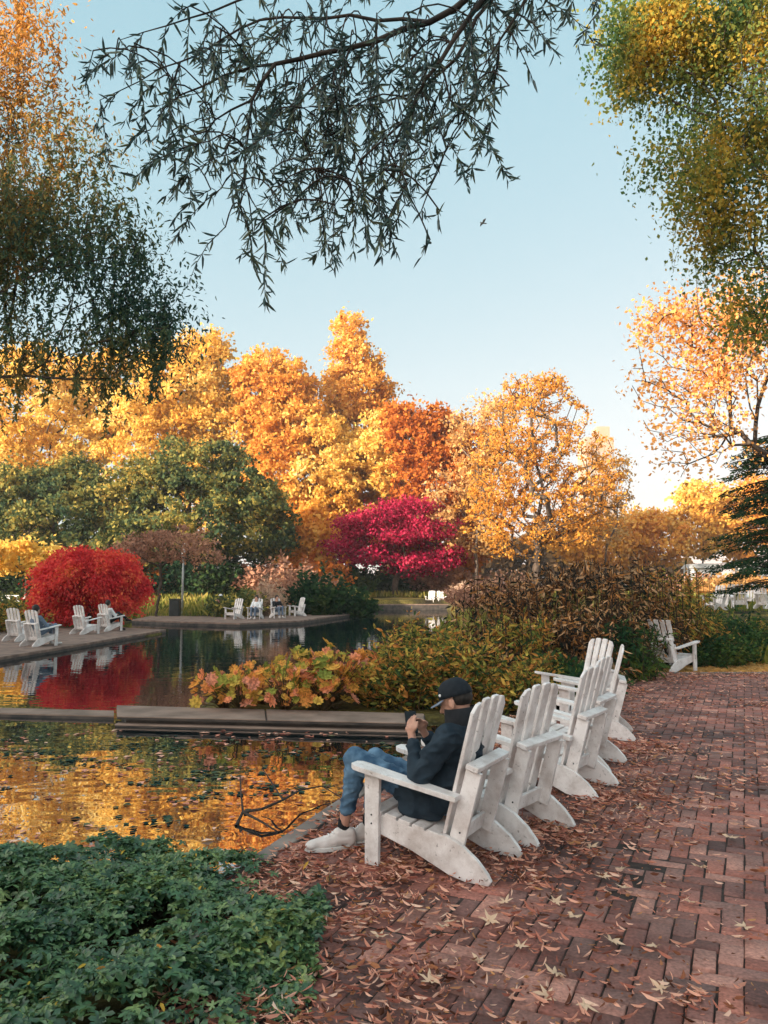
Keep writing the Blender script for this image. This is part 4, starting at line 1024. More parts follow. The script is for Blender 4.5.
shrub('green_shrub', 'grassy yellow-green shrub right of the brown shrubs behind the broken chair', 690, 600, 650, 17.5, .8, 'bush_yg', 110, 4500, .10, 140, g4, LANCE)
shrub('green_shrub', 'dark green low shrub immediately right of the broken chair', 712, 632, 662, 16.6, .8, 'bush_green', 120, 6500, .075, 141, g4)
shrub('green_shrub', 'dark green low shrub at the right edge beyond the leaf-covered soil', 762, 630, 660, 17.6, .9, 'bush_green', 120, 6500, .075, 142, g4)
shrub('green_shrub', 'mid-green shrub between the broken chair and the group of white chairs', 738, 612, 655, 19.5, 1.0, 'bush_green', 130, 6500, .09, 143, g4)
shrub('green_shrub', 'yellowish shrub at the right edge below the group of white chairs', 790, 612, 655, 20.5, 1.0, 'bush_yg', 130, 5500, .09, 144, g4, LANCE)

# far bank planting
g5 = 'shrubs along the far bank'
for i, (px, pt, pb, Y, rd, mt, ls, lb) in enumerate([
    (318, 568, 612, 44, 1.9, 'dark_green', .26, 'broad dark green large-leaved shrub right of the chairs on the middle terrace'),
    (350, 582, 612, 46, 1.5, 'dark_green', .26, 'smaller dark green shrub at the water left of the crimson maple'),
    (300, 560, 600, 48, 2.2, 'pinkbrown', .2, 'greyish brown twiggy shrub behind the middle terrace'),
    (240, 588, 612, 41, 1.6, 'green_tree', .2, 'green reed-like shrub behind the middle terrace chairs'),
    (20, 588, 625, 33, 2.2, 'green_tree', .18, 'olive shrub behind the left terrace at the left edge'),
    (-5, 600, 630, 28, 1.6, 'bush_yg', .15, 'grassy bush behind the farthest left chair'),
    (475, 582, 604, 52, 2.0, 'pinkbrown', .2, 'orange shrub right of the far pair of chairs'),
    (500, 572, 604, 50, 2.4, 'pinkbrown', .2, 'rusty shrub behind the brown bank shrubs'),
    (345, 590, 604, 57, 1.5, 'green_tree', .26, 'green shrub beneath the crimson maple')]):
    shrub('bank_shrub', lb, px, pt, pb, Y, rd, mt, 90, 3600, ls, 160 + i, g5)
for i, (px, pt, D_, rd, mt, lb) in enumerate([
    (5, 565, 60, 3.2, 'dark_green', 'dark understory shrub below the grey-green tree at the left edge'), (60, 560, 62, 3.2, 'green_tree', 'olive understory shrub right behind the red dome-shaped maple'),
    (110, 562, 60, 3.2, 'dark_green', 'dark understory shrub left of the lamp post'), (150, 560, 63, 3.0, 'rust', 'rust understory shrub behind the bare flat-topped tree'),
    (200, 552, 60, 3.4, 'dark_green', 'large dark understory shrub right of the lamp post'), (238, 555, 62, 3.2, 'dark_green', 'dark understory shrub beneath the green tree, right of the middle'),
    (275, 558, 60, 3.0, 'pinkbrown', 'brownish understory shrub behind the plume grass'), (312, 548, 64, 3.4, 'rust', 'rusty understory shrub left of the crimson maple'),
    (350, 560, 68, 3.0, 'dark_green', 'dark understory shrub behind the left half of the crimson maple'), (400, 565, 72, 3.2, 'dark_green', 'dark understory shrub behind the crimson maple trunk'),
    (445, 562, 70, 3.2, 'pinkbrown', 'orange-brown understory shrub behind the right half of the crimson maple'), (690, 574, 62, 3.0, 'pinkbrown', 'rust hedge-like shrub in front of the long pale kiosk'),
    (735, 574, 58, 3.2, 'tan', 'tan shrub between the two distant kiosks'), (775, 572, 56, 3.2, 'tan', 'tan-orange shrub at the right edge behind the crowd of chairs')]):
    shrub('understory_shrub', lb, px, pt, 600, D_, rd, mt, 90, 3800, .36, 300 + i, 'dark understory below the far trees')
shrub('plume_grass', 'clump of pinkish white plume grass behind the two seated people on the middle terrace', 268, 576, 610, 42, .9, 'pampas', 90, 2600, .22, 180, 'plume grass clumps', LANCE, cat='ornamental grass')
shrub('plume_grass', 'pale plume grass clump right of the far pair of white chairs', 464, 584, 603, 60, 1.2, 'pampas', 70, 1800, .3, 181, 'plume grass clumps', LANCE, cat='ornamental grass')
def meadow():
    r = np.random.default_rng(30); n = 52000
    x = -30 + 62 * r.random(n); y = 16 + 62 * r.random(n) ** .8
    ok = ~inpoly(x, y, POND) & (polydist(x, y, POND) > .3); x, y = x[ok], y[ok]
    lt = [tuple(ground(*p)[:2]) for p in [(-60, 666), (0, 659), (80, 646), (170, 629), (100, 624), (-60, 630)]]
    mt = [tuple(ground(*p)[:2]) for p in [(128, 620), (180, 622.5), (240, 624), (300, 621.5), (354, 613.5), (338, 612), (300, 614.5), (240, 616), (150, 615.5)]]
    ok = ~((x > 12) & (x < 19) & (y > 25) & (y < 33)) & ~inpoly(x, y, lt) & ~inpoly(x, y, mt) & ~((x > -6) & (x < 8) & (y > 57.5) & (y < 64.5)); x, y = x[ok], y[ok]; n = len(x)
    P = np.stack([x, y, terrain_z(x, y)], -1); D = nrm(np.array([0, 0, 1.]) + r.normal(size=(n, 3)) * .35)
    o = leafmesh('meadow_grass', P, D, rdir(n, r) * [1, 1, .2], (.28 + .4 * r.random(n)), (LANCE[0] * [1, 1.3, 1], LANCE[1]), M['grass'])
    tag(o, 'tall yellow-green grass covering the banks around the pond', 'grass', kind='stuff')
meadow()

# ------------------------------------------------------------------ garden chair
def make_chair():
    root = empty('garden_chair')
    P = M['paint']; by = .275
    tilt = math.atan2(.22, .82)
    skid = [(.34, .30), (.34, .185), (.10, .115), (-.14, .02), (-.24, 0), (-.375, 0), (-.39, .025), (-.37, .06), (-.31, .125), (-.22, .19), (-.12, .232), (-.02, .235), (.12, .25)]
    for s in (-1, 1):
        y0, y1 = sorted((s * by, s * (by - .032)))
        MB().prism(skid, y0, y1, bevel=.004).build('side_board', P, root)
        y0, y1 = sorted((s * (by + .002), s * (by + .034)))
        MB().prism([(.305, 0), (.395, 0), (.40, .538), (.30, .518)], y0, y1, bevel=.004).build('leg', P, root)
        # arm: a long board, wider at the front with rounded corners, sloping to the back
        mb = MB()
        arm = [(-.20, -.045), (.41, -.065), (.46, -.06), (.485, -.035), (.485, .035), (.46, .06), (.41, .065), (-.20, .04)]
        yc = s * (by + .012)
        vs0 = [mb.bm.verts.new((x, yc + y * s, .437 + (x + .2) * .165)) for x, y in arm]
        vs1 = [mb.bm.verts.new((x, yc + y * s, .467 + (x + .2) * .165)) for x, y in arm]
        fs = [mb.bm.faces.new(vs0), mb.bm.faces.new(vs1[::-1])]
        for i in range(len(arm)): fs.append(mb.bm.faces.new((vs0[i], vs1[i], vs1[(i + 1) % 8], vs0[(i + 1) % 8])))
        bmesh.ops.recalc_face_normals(mb.bm, faces=fs)
        bmesh.ops.bevel(mb.bm, geom=list(fs[0].edges) + list(fs[1].edges), offset=.004, segments=2, affect='EDGES', profile=.6)
        mb.build('armrest', P, root)
        # leaning support board behind the back
        y0, y1 = sorted((s * (by - .038), s * (by - .068)))
        def q(t, o): return (-.105 - t * math.sin(tilt) + o * math.cos(tilt), .16 + t * math.cos(tilt) + o * math.sin(tilt))
        MB().prism([q(0, -.10), q(0, -.004), q(.47, -.004), q(.47, -.10)], y0, y1, bevel=.004).build('back_support', P, root)
    for s in (-1, 1):
        for zz in (.24, .29): MB().cone((.35, s * (by + .033), zz), (.35, s * (by + .0375), zz), .006, .005, 8).build('screw', M['dark_metal'], root)
        for zz in (.25, .60): MB().cone((-.19 - (zz - .25) * .27, s * (by - .039), zz), (-.19 - (zz - .25) * .27, s * (by - .034), zz), .006, .005, 8).build('screw', M['dark_metal'], root)
    mb = MB()   # seat slats
    for i in range(5):
        x = .335 - i * .092; z = .306 - .19 * (.34 - x) - (.004 if i else 0)
        mb.box((x, 0, z), (.078, 2 * by - .004 + (.03 if i == 0 else 0), .022), Matrix.Rotation(-.13, 3, 'Y').inverted() if False else Matrix.Rotation(-.19, 3, 'Y'), .004)
    mb.build('seat', P, root)
    MB().box((.338, 0, .235), (.024, 2 * by - .07, .09), None, .003).build('front_board', P, root)
    mb = MB()   # back slats, slightly fanned
    rot0 = Matrix.Rotation(-tilt, 3, 'Y')
    for i in range(4):
        c = (i - 1.5); top = .855 - .008 * c * c; w0 = .096
        rr = rot0 @ Matrix.Rotation(-c * .022, 3, 'X')
        b0 = Vector((-.075, c * .124, .17)); ax = rr @ Vector((0, 0, 1))
        cc = b0 + ax * top / 2
        n0 = len(mb.bm.verts)
        # cut corners at the top
        pts = [(-w0 / 2, 0), (w0 / 2, 0), (w0 / 2, top - .012), (w0 / 2 - .014, top), (-w0 / 2 + .014, top), (-w0 / 2, top - .012)]
        if i == 0: pts = [(-w0 / 2, 0), (w0 / 2, 0), (w0 / 2, top), (w0 / 2 - .05, top - .006), (-w0 / 2, top - .05)]
        if i == 3: pts = [(-w0 / 2, 0), (w0 / 2, 0), (w0 / 2, top - .05), (-w0 / 2 + .05, top - .006), (-w0 / 2, top)]
        va = [mb.bm.verts.new(b0 + rr @ Vector((.011, y, z))) for y, z in pts]; vb = [mb.bm.verts.new(b0 + rr @ Vector((-.011, y, z))) for y, z in pts]
        fs = [mb.bm.faces.new(va), mb.bm.faces.new(vb[::-1])]
        for k in range(len(pts)): fs.append(mb.bm.faces.new((va[k], vb[k], vb[(k + 1) % len(pts)], va[(k + 1) % len(pts)])))
        bmesh.ops.recalc_face_normals(mb.bm, faces=fs)
        bmesh.ops.bevel(mb.bm, geom=list(fs[0].edges) + list(fs[1].edges), offset=.0035, segments=1, affect='EDGES')
    mb.build('backrest', P, root)
    ax = rot0 @ Vector((0, 0, 1)); nx = rot0 @ Vector((1, 0, 0))
    c = Vector((-.105, 0, .16)) + ax * .487 - nx * .045
    MB().box(c, (.078, 2 * by - .03, .032), rot0, .004).build('back_rail', P, root)
    c = Vector((-.105, 0, .16)) + ax * .06 - nx * .03
    MB().box(c, (.022, 2 * by - .14, .10), rot0, .003).build('lower_rail', P, root)
    return root

chair0 = make_chair(); used = [False]
def place_chair(x, y, face, label, group, z=0.0):
    """x, y: chair centre; face: heading in degrees (0 = +X)"""
    o = chair0 if not used[0] else copy_tree(chair0)
    used[0] = True
    o.location = (float(x), float(y), z); o.rotation_euler = (random.uniform(-.006, .006), random.uniform(-.006, .006), R(face))
    tag(o, label, 'garden chair', group); return o
def from_tail(px, py, face, side=1, z=0.0):
    """centre of a chair whose near (left, side=1) board ends at this pixel"""
    g = ground(px, py, z); f = np.array([math.cos(R(face)), math.sin(R(face))]); l = np.array([-f[1], f[0]])
    return g[:2] + f * .38 - l * .26 * side
GR = 'white garden chairs lined up along the pond edge'
A_F = 151.0
ca = from_tail(490, 886, A_F)
place_chair(*ca, A_F, 'nearest white garden chair, in which the man with the cap sits', GR)
place_chair(*from_tail(538, 849, 141), 141, 'second nearest white garden chair, directly beside the seated man', GR)
place_chair(*from_tail(597, 801, 146), 146, 'third nearest white garden chair, after the gap in the row', GR)
place_chair(*(from_tail(626, 763, 148, -1)), 148, 'white garden chair tucked close behind the third one, mostly hidden by it', GR)
place_chair(*from_tail(635, 741, 165), 165, 'white garden chair seen exactly from its side, second farthest of the row', GR)
place_chair(*from_tail(622, 722, 198), 198, 'farthest chair of the row, turned to show its white front and long arm', GR)

def broken_chair():
    g = ground(672, 671); root = copy_tree(chair0); root.location = (g[0] + .02, g[1] + .1, 0); root.rotation_euler = (0, 0, R(33))
    tag(root, 'broken weathered chair with split back slats standing alone at the far end of the terrace', 'garden chair', 'white garden chairs lined up along the pond edge')
    del root['group']
    root['group'] = 'garden chairs around the pond'
    # its backrest is damaged: two slats snapped under the rail
    for ch in list(root.children):
        if ch.name.startswith('backrest'):
            bpy.data.objects.remove(ch)
    mb = MB(); tilt = math.atan2(.25, .8); rot0 = Matrix.Rotation(-tilt, 3, 'Y')
    for i in range(4):
        c = i - 1.5; rr = rot0 @ Matrix.Rotation(-c * .03, 3, 'X'); b0 = Vector((-.075, c * .118, .17))
        mb.box(b0 + rr @ Vector((0, 0, .65)), (.022, .095, .42), rr, .003)
        r2 = rr @ Matrix.Rotation([.02, .14, -.12, .05][i], 3, 'X')
        mb.box(b0 + r2 @ Vector((0, 0, .19)), (.022, .095 if i != 1 else .05, .37), r2, .003)
    mb.build('backrest', M['paint'], root)
broken_chair()

# chairs on the other terraces
GL = 'garden chairs on the left terrace'
def at_ground(px, py, z=0.0): g = ground(px, py, z); return g[:2]
place_chair(*at_ground(19, 641), 66, 'pale garden chair at the far left, partly hidden behind the occupied one', GL)
place_chair(*at_ground(38, 646), 62, 'garden chair seen from behind with a dark-haired person in it, left terrace', GL)
place_chair(*at_ground(84, 634), 60, 'empty garden chair in front of the red dome-shaped maple', GL)
place_chair(*at_ground(108, 631), 58, 'garden chair holding the person with black trousers, before the red maple', GL)
GM = 'garden chairs on the middle terrace'
cm = [(235, 619, 236, 'broad white chair at the left end of the middle terrace'), (256, 619, 262, 'chair holding the person in white on the middle terrace'),
      (277, 618, 300, 'chair holding the person in dark clothes on the middle terrace'), (298, 616, 215, 'empty white chair at the right end of the middle terrace')]
for px, py, f, lb in cm: place_chair(*at_ground(px, py, .05), f, lb, GM, z=.05)
GF = 'garden chairs on the far terrace'
for px, f, lb in [(431, 250, 'left chair of the small pair below the crimson maple'), (441, 280, 'right chair of the small pair below the crimson maple'), (466, 240, 'single small white chair beside the plume grass on the far terrace')]:
    p = at(px, 601, 58.8); place_chair(p[0], p[1], f, lb, GF, z=.30)
GB = 'white chairs crowded beyond the green shrubs at the right'
for px, py, f, lb in [(716, 607, 200, 'leftmost tipped chair of the crowd at the right'), (727, 606, 120, 'chair leaning back beside the leftmost one of the crowd at the right'), (740, 608, 70, 'chair with its back raised in the middle of the crowd at the right'),
                      (752, 606, 225, 'chair right of the middle of the crowd at the right'), (765, 606, 30, 'chair cut by the right edge of the picture')]:
    Y = {716: 31.0, 727: 34.5, 740: 32.0, 752: 36.0, 765: 31.5}[px]; p = at(px, py, Y); place_chair(p[0], p[1], f, lb, GB, z=float(terrain_z(p[0], p[1])) + .22)

# ------------------------------------------------------------------ people
M['skin'] = solid('skin', (.42, .22, .16), (.50, .28, .20), 12, .55)
M['navy'] = solid('navy_cloth', (.007, .016, .026), (.018, .034, .050), 11, .85, .8, bdist=.014)
M['cap_cloth'] = solid('cap_cloth', (.006, .010, .015), (.011, .016, .022), 30, .85)
M['jeans'] = solid('denim', (.025, .065, .12), (.13, .23, .33), 9, .9, .8, bdist=.014)
M['black'] = solid('black_cloth', (.006, .007, .009), (.014, .015, .018), 20, .9)
M['shoe'] = solid('shoe_leather', (.50, .45, .42), (.66, .60, .57), 10, .6)
M['sole'] = solid('shoe_sole', (.55, .52, .49), (.62, .60, .57), 5, .7)
M['hair'] = solid('hair', (.01, .009, .008), (.025, .02, .017), 30, .6)
M['white_cloth'] = solid('white_cloth', (.62, .62, .62), (.75, .74, .73), 10, .9)
M['pink_cloth'] = solid('pink_cloth', (.45, .18, .17), (.55, .26, .24), 10, .9)
M['grey_cloth'] = solid('grey_cloth', (.10, .14, .20), (.18, .22, .28), 10, .9)
M['glass_black'] = solid('black_glass', (.004, .004, .005), (.006, .006, .007), 5, .15, spec=.5)

def hand(mb, wrist, palm_c, fdir, side, curl, scale=1.0, normal=None):
    """palm and five bent fingers. fdir: direction the fingers start in; curl: direction they bend to; side: thumb side"""
    wrist, palm_c, fdir, side, curl = [Vector(v) for v in (wrist, palm_c, fdir, side, curl)]
    fdir.normalize(); side.normalize(); curl.normalize(); s = scale
    mb.capsule(wrist, palm_c, .025 * s, .026 * s, 10)
    for k in (-1, 0, 1): mb.ball(palm_c + side * .022 * k * s, .023 * s, k=10)
    for k, (o, L) in enumerate([(.033, .072), (.011, .082), (-.012, .076), (-.033, .060)]):
        a = palm_c + side * o * s + fdir * .012 * s
        b = a + fdir * L * .45 * s + curl * .006; c = b + (fdir * .55 + curl * .85).normalized() * L * .33 * s; d = c + (fdir * .05 + curl).normalized() * L * .28 * s
        mb.capsule(a, b, .0100 * s, .0092 * s, 8).capsule(b, c, .0092 * s, .0084 * s, 8).capsule(c, d, .0084 * s, .0074 * s, 8)
    a = palm_c + side * .026 * s - fdir * .02 * s
    b = a + (side * .9 + fdir * .5 + curl * .3).normalized() * .034 * s; c = b + (side * .1 + fdir * .9 + curl * .55).normalized() * .034 * s
    mb.capsule(a, b, .0125 * s, .0105 * s, 8).capsule(b, c, .0105 * s, .0085 * s, 8)

def man_in_cap():
    f = A_F; root = empty('person', (ca[0], ca[1], 0), R(f), 'man in dark cap, navy jacket and jeans sitting in the nearest chair with a phone', 'person')
    V = Vector
    hipL, hipR = V((.06, .10, .37)), V((.06, -.10, .37))
    kneeL, kneeR = V((.575, .13, .56)), V((.54, -.08, .515))
    ankL, ankR = V((.655, .13, .125)), V((.56, -.02, .125))
    pel = V((.0, 0, .36)); belly = V((-.04, 0, .50)); chest = V((-.105, 0, .68)); neckb = V((-.12, 0, .825))
    headc = V((-.065, 0, .955)); shL, shR = V((-.10, .185, .765)), V((-.10, -.185, .765))
    elL, elR = V((.07, .245, .515)), V((.09, -.24, .52)); wrL, wrR = V((.165, .125, .715)), V((.18, -.085, .71))
    # skin: head, neck, hands, ankles, arms and legs inside the clothes -> one continuous body
    mb = MB(); ty = Matrix.Rotation(R(22), 3, 'Y')       # head bowed
    def H(x, y, z): return headc + ty @ V((x, y, z))
    mb.ball(H(-.012, 0, .02), .098, (1.0, .80, 1.02), 18, ty)
    mb.ball(H(.03, 0, -.045), .068, (1.0, .85, 1.0), 14, ty)
    mb.ball(H(.062, 0, -.085), .030, (1.0, 1.1, .8), 12, ty)
    mb.capsule(H(.088, 0, -.002), H(.112, 0, -.038), .010, .015, 10)
    mb.ball(H(.090, 0, -.064), .014, (1, 1.7, .6), 10, ty)
    for s in (-1, 1):
        mb.ball(H(-.005, s * .082, -.020), .027, (.75, .32, 1.15), 12, ty)
        mb.ball(H(.072, s * .034, .004), .016, (.8, 1.1, .7), 8, ty)
    mb.capsule(neckb + V((0, 0, -.04)), H(-.02, 0, -.05), .062, .056, 12)
    mb.capsule(neckb - V((0, 0, .05)), belly, .09, .10); mb.capsule(belly, pel, .10, .11)
    for s, sh, el, wr, hp, kn, an in ((1, shL, elL, wrL, hipL, kneeL, ankL), (-1, shR, elR, wrR, hipR, kneeR, ankR)):
        mb.capsule(neckb - V((0, 0, .05)), sh, .05, .05); mb.capsule(sh, el, .044, .036); mb.capsule(el, wr, .036, .025)
        mb.capsule(pel, hp, .09, .08); mb.capsule(hp, kn, .07, .052); mb.capsule(kn, an, .05, .034)
    # hands: left holds the phone from the camera side, right from the other side
    hand(mb, wrL, wrL + V((.022, -.018, .062)), V((.10, -.30, .95)), V((-.72, .35, .25)), V((.15, -.95, .15)), 1.0)
    hand(mb, wrR, wrR + V((.018, .030, .058)), V((.25, .75, .75)), V((-.85, -.1, .45)), V((.15, .95, .1)), .95)
    mb.organic('body', M['skin'], root, voxel=.0058, smooth=2)
    # jacket
    mb = MB()
    mb.ball(chest, .16, (.80, 1.10, 1.0), 18); mb.ball(belly, .15, (.92, 1.08, 1.0), 18); mb.ball(pel + V((-.01, 0, .03)), .155, (1.0, 1.12, .72), 18)
    mb.capsule(chest, belly, .135, .14); mb.ball(neckb + V((-.01, 0, -.045)), .105, (1.0, 1.25, .8), 16)
    for s, sh, el, wr in ((1, shL, elL, wrL), (-1, shR, elR, wrR)):
        mb.capsule(chest + V((0, 0, .06)), sh, .095, .078); mb.capsule(sh, el, .074, .060); mb.capsule(el, el + (wr - el) * .86, .059, .043)
        mb.ball(el + V((-.01, 0, -.01)), .064)
        mb.ball(sh + (el - sh) * .45 + V((.02, 0, 0)), .070)
    # jacket hem falling over the hips and thighs onto the seat
    mb.capsule(pel + V((.04, .12, .01)), V((.22, .13, .42)), .095, .078); mb.capsule(pel + V((.04, -.12, .01)), V((.22, -.12, .42)), .095, .078)
    mb.capsule(V((.02, .14, .33)), V((.18, .17, .33)), .07, .055)
    mb.organic('jacket', M['navy'], root, voxel=.008, smooth=4, folds=(.012, 9))
    # raised collar
    mb = MB(); n = 20
    ringb, ringt, ringi, ringib = [], [], [], []
    for i in range(n):
        a = i / n * 2 * math.pi; cx, sy = math.cos(a), math.sin(a); b0 = neckb + V((-.005, 0, -.035)); t0 = neckb + V((.020, 0, .088))
        ringb.append(mb.bm.verts.new(b0 + V((cx * .118, sy * .125, 0)))); ringt.append(mb.bm.verts.new(t0 + V((cx * .100, sy * .098, -.014 * cx))))
        ringi.append(mb.bm.verts.new(t0 + V((cx * .088, sy * .086, -.014 * cx)))); ringib.append(mb.bm.verts.new(b0 + V((cx * .070, sy * .070, 0))))
    for i in range(n):
        j = (i + 1) % n
        for A_, B_ in ((ringb, ringt), (ringt, ringi), (ringi, ringib)): mb.bm.faces.new((A_[i], A_[j], B_[j], B_[i]))
    bmesh.ops.recalc_face_normals(mb.bm, faces=list(mb.bm.faces))
    jk = [c for c in root.children if c.name.startswith('jacket')][0]
    mb.build('collar', M['black'], jk, smooth=True)
    # jeans
    mb = MB(); mb.ball(pel + V((.02, 0, -.01)), .135, (1, 1.15, .7), 16)
    for s, hp, kn, an in ((1, hipL, kneeL, ankL), (-1, hipR, kneeR, ankR)):
        mb.capsule(pel + V((.02, 0, 0)), hp, .10, .098); mb.capsule(hp, kn, .094, .070); mb.ball(kn + V((.002, 0, .004)), .071)
        mb.capsule(kn, kn + (an - kn) * .38 + V((-.02, 0, 0)), .066, .064); mb.capsule(kn + (an - kn) * .35 + V((-.018, 0, 0)), kn + (an - kn) * .74, .062, .047)
        mb.ball(kn + (an - kn) * .72 + V((-.012, 0, 0)), .051, (1, 1, .5))
    mb.organic('jeans', M['jeans'], root, voxel=.0075, smooth=4, folds=(.009, 11))
    for an, toe in ((ankL, V((.83, .32, .03))), (ankR, V((.74, .085, .03)))):
        mb = MB(); mb.capsule(an + V((0, 0, .045)), an + V((0, 0, -.06)), .037, .040); mb.organic('sock', M['black'], root, voxel=.008, smooth=1)
        heel = V((an.x - .035, an.y - .02, .045)); d = (toe - heel); d.z = 0; d.normalize()
        sdv = V((-d.y, d.x, 0)); tip = heel + d * .245; tip.z = .038
        mb = MB(); mb.ball(heel + V((0, 0, .005)), .042, (1, .95, .95)); mb.capsule(heel + V((0, 0, .02)), heel + d * .10 + V((0, 0, .02)), .042, .044)
        mb.capsule(heel + d * .10 + V((0, 0, .012)), tip, .045, .034); mb.ball(tip, .038, (1.1, 1.1, .75)); mb.capsule(heel + V((0, 0, .045)), heel + d * .075 + V((0, 0, .05)), .040, .038)
        mb.ball(heel + d * .165 + V((0, 0, -.006)), .048, (1.2, .95, .7), rot=Matrix.Rotation(math.atan2(d.y, d.x), 3, 'Z'))
        sh = mb.organic('shoe', M['shoe'], root, voxel=.006, smooth=2)
        # sole: outline of a foot, flat on the bricks
        pts = []
        for i in range(24):
            t = i / 24 * 2 * math.pi; u = .5 - .5 * math.cos(t); wdt = (.040 + .012 * math.sin(math.pi * u ** 1.4)) * math.sin(t)
            p = heel + d * (-.044 + u * .333) + sdv * wdt * 1.05; pts.append((p.x, p.y))
        MB().prism(pts, .004, .028, bevel=.003, axis='z').build('sole', M['sole'], sh)
        mb = MB()
        for k in range(4):
            c = heel + d * (.085 + k * .026) + V((0, 0, .071 - .011 * k)); mb.capsule(c - sdv * .020, c + sdv * .020, .0042, .0042, 6)
        mb.build('laces', M['white_cloth'], sh, smooth=True)
    # cap: crown as a dome, curved brim, button, strap
    cp_ = MB(); rows, cols = 9, 28; grid = []
    for i in range(rows):
        ph = i / (rows - 1) * math.pi / 2; ring = []
        for j in range(cols):
            th = j / cols * 2 * math.pi; rr = math.cos(ph) ** .75
            ring.append(cp_.bm.verts.new(H(-.014 + .106 * rr * math.cos(th), .090 * rr * math.sin(th), .028 + .098 * math.sin(ph) ** .95 - .018 * (1 - math.sin(ph)) * (.5 - .5 * math.cos(th)))))
        grid.append(ring)
    for i in range(rows - 1):
        for j in range(cols): cp_.bm.faces.new((grid[i][j], grid[i][(j + 1) % cols], grid[i + 1][(j + 1) % cols], grid[i + 1][j]))
    cap = cp_.build('cap', M['cap_cloth'], root, smooth=True)
    sd_ = cap.modifiers.new('thick', 'SOLIDIFY'); sd_.thickness = .004; sd_.offset = 1
    mb = MB(); n = 14; top, bot = [], []
    for i in range(n + 1):
        a = -1.15 + 2.3 * i / n
        p0 = V((-.014 + .107 * math.cos(a), .092 * math.sin(a), .022)); e = .078 * math.cos(a * 1.05) ** .6 if math.cos(a * 1.05) > 0 else 0
        p1 = p0 + V((e, 0, -.012 * (e / .078) - .22 * abs(math.sin(a)) * e))
        top.append((mb.bm.verts.new(H(*p0)), mb.bm.verts.new(H(*p1)))); bot.append((mb.bm.verts.new(H(p0.x, p0.y, p0.z - .004)), mb.bm.verts.new(H(p1.x, p1.y, p1.z - .004))))
    for i in range(n):
        mb.bm.faces.new((top[i][0], top[i + 1][0], top[i + 1][1], top[i][1])); mb.bm.faces.new((bot[i][0], bot[i][1], bot[i + 1][1], bot[i + 1][0])); mb.bm.faces.new((top[i][1], top[i + 1][1], bot[i + 1][1], bot[i][1]))
    mb.build('brim', M['grey_cloth'], cap, smooth=True)
    MB().ball(H(-.014, 0, .127), .008, (1, 1, .6)).build('button', M['navy'], cap, smooth=True)
    MB().ball(H(.052, .074, .052), .009, (1, .35, 1)).build('emblem', M['white_cloth'], cap, smooth=True)
    mb = MB()
    mb.ball(H(-.034, 0, .004), .093, (.92, .86, .72), 14, ty)
    mb.organic('hair', M['hair'], root, voxel=.008, smooth=2)
    # phone (held: a thing of its own)
    pc = (wrL + wrR) / 2 + V((.05, .008, .088)); M_ = Matrix.Rotation(R(-52), 3, 'Z') @ Matrix.Rotation(R(34), 3, 'Y')
    wpos = root.location; rot = Matrix.Rotation(R(f), 3, 'Z')
    ph = empty('phone', wpos + rot @ pc, label='black smartphone held upright in the seated man\'s hands', cat='phone')
    rr = rot @ M_
    MB().box((0, 0, 0), (.009, .074, .150), rr, .0035).build('phone_case', M['black'], ph)
    MB().box(rr @ V((-.0052, 0, 0)), (.0012, .067, .140), rr).build('screen', M['glass_black'], ph)
man_in_cap()

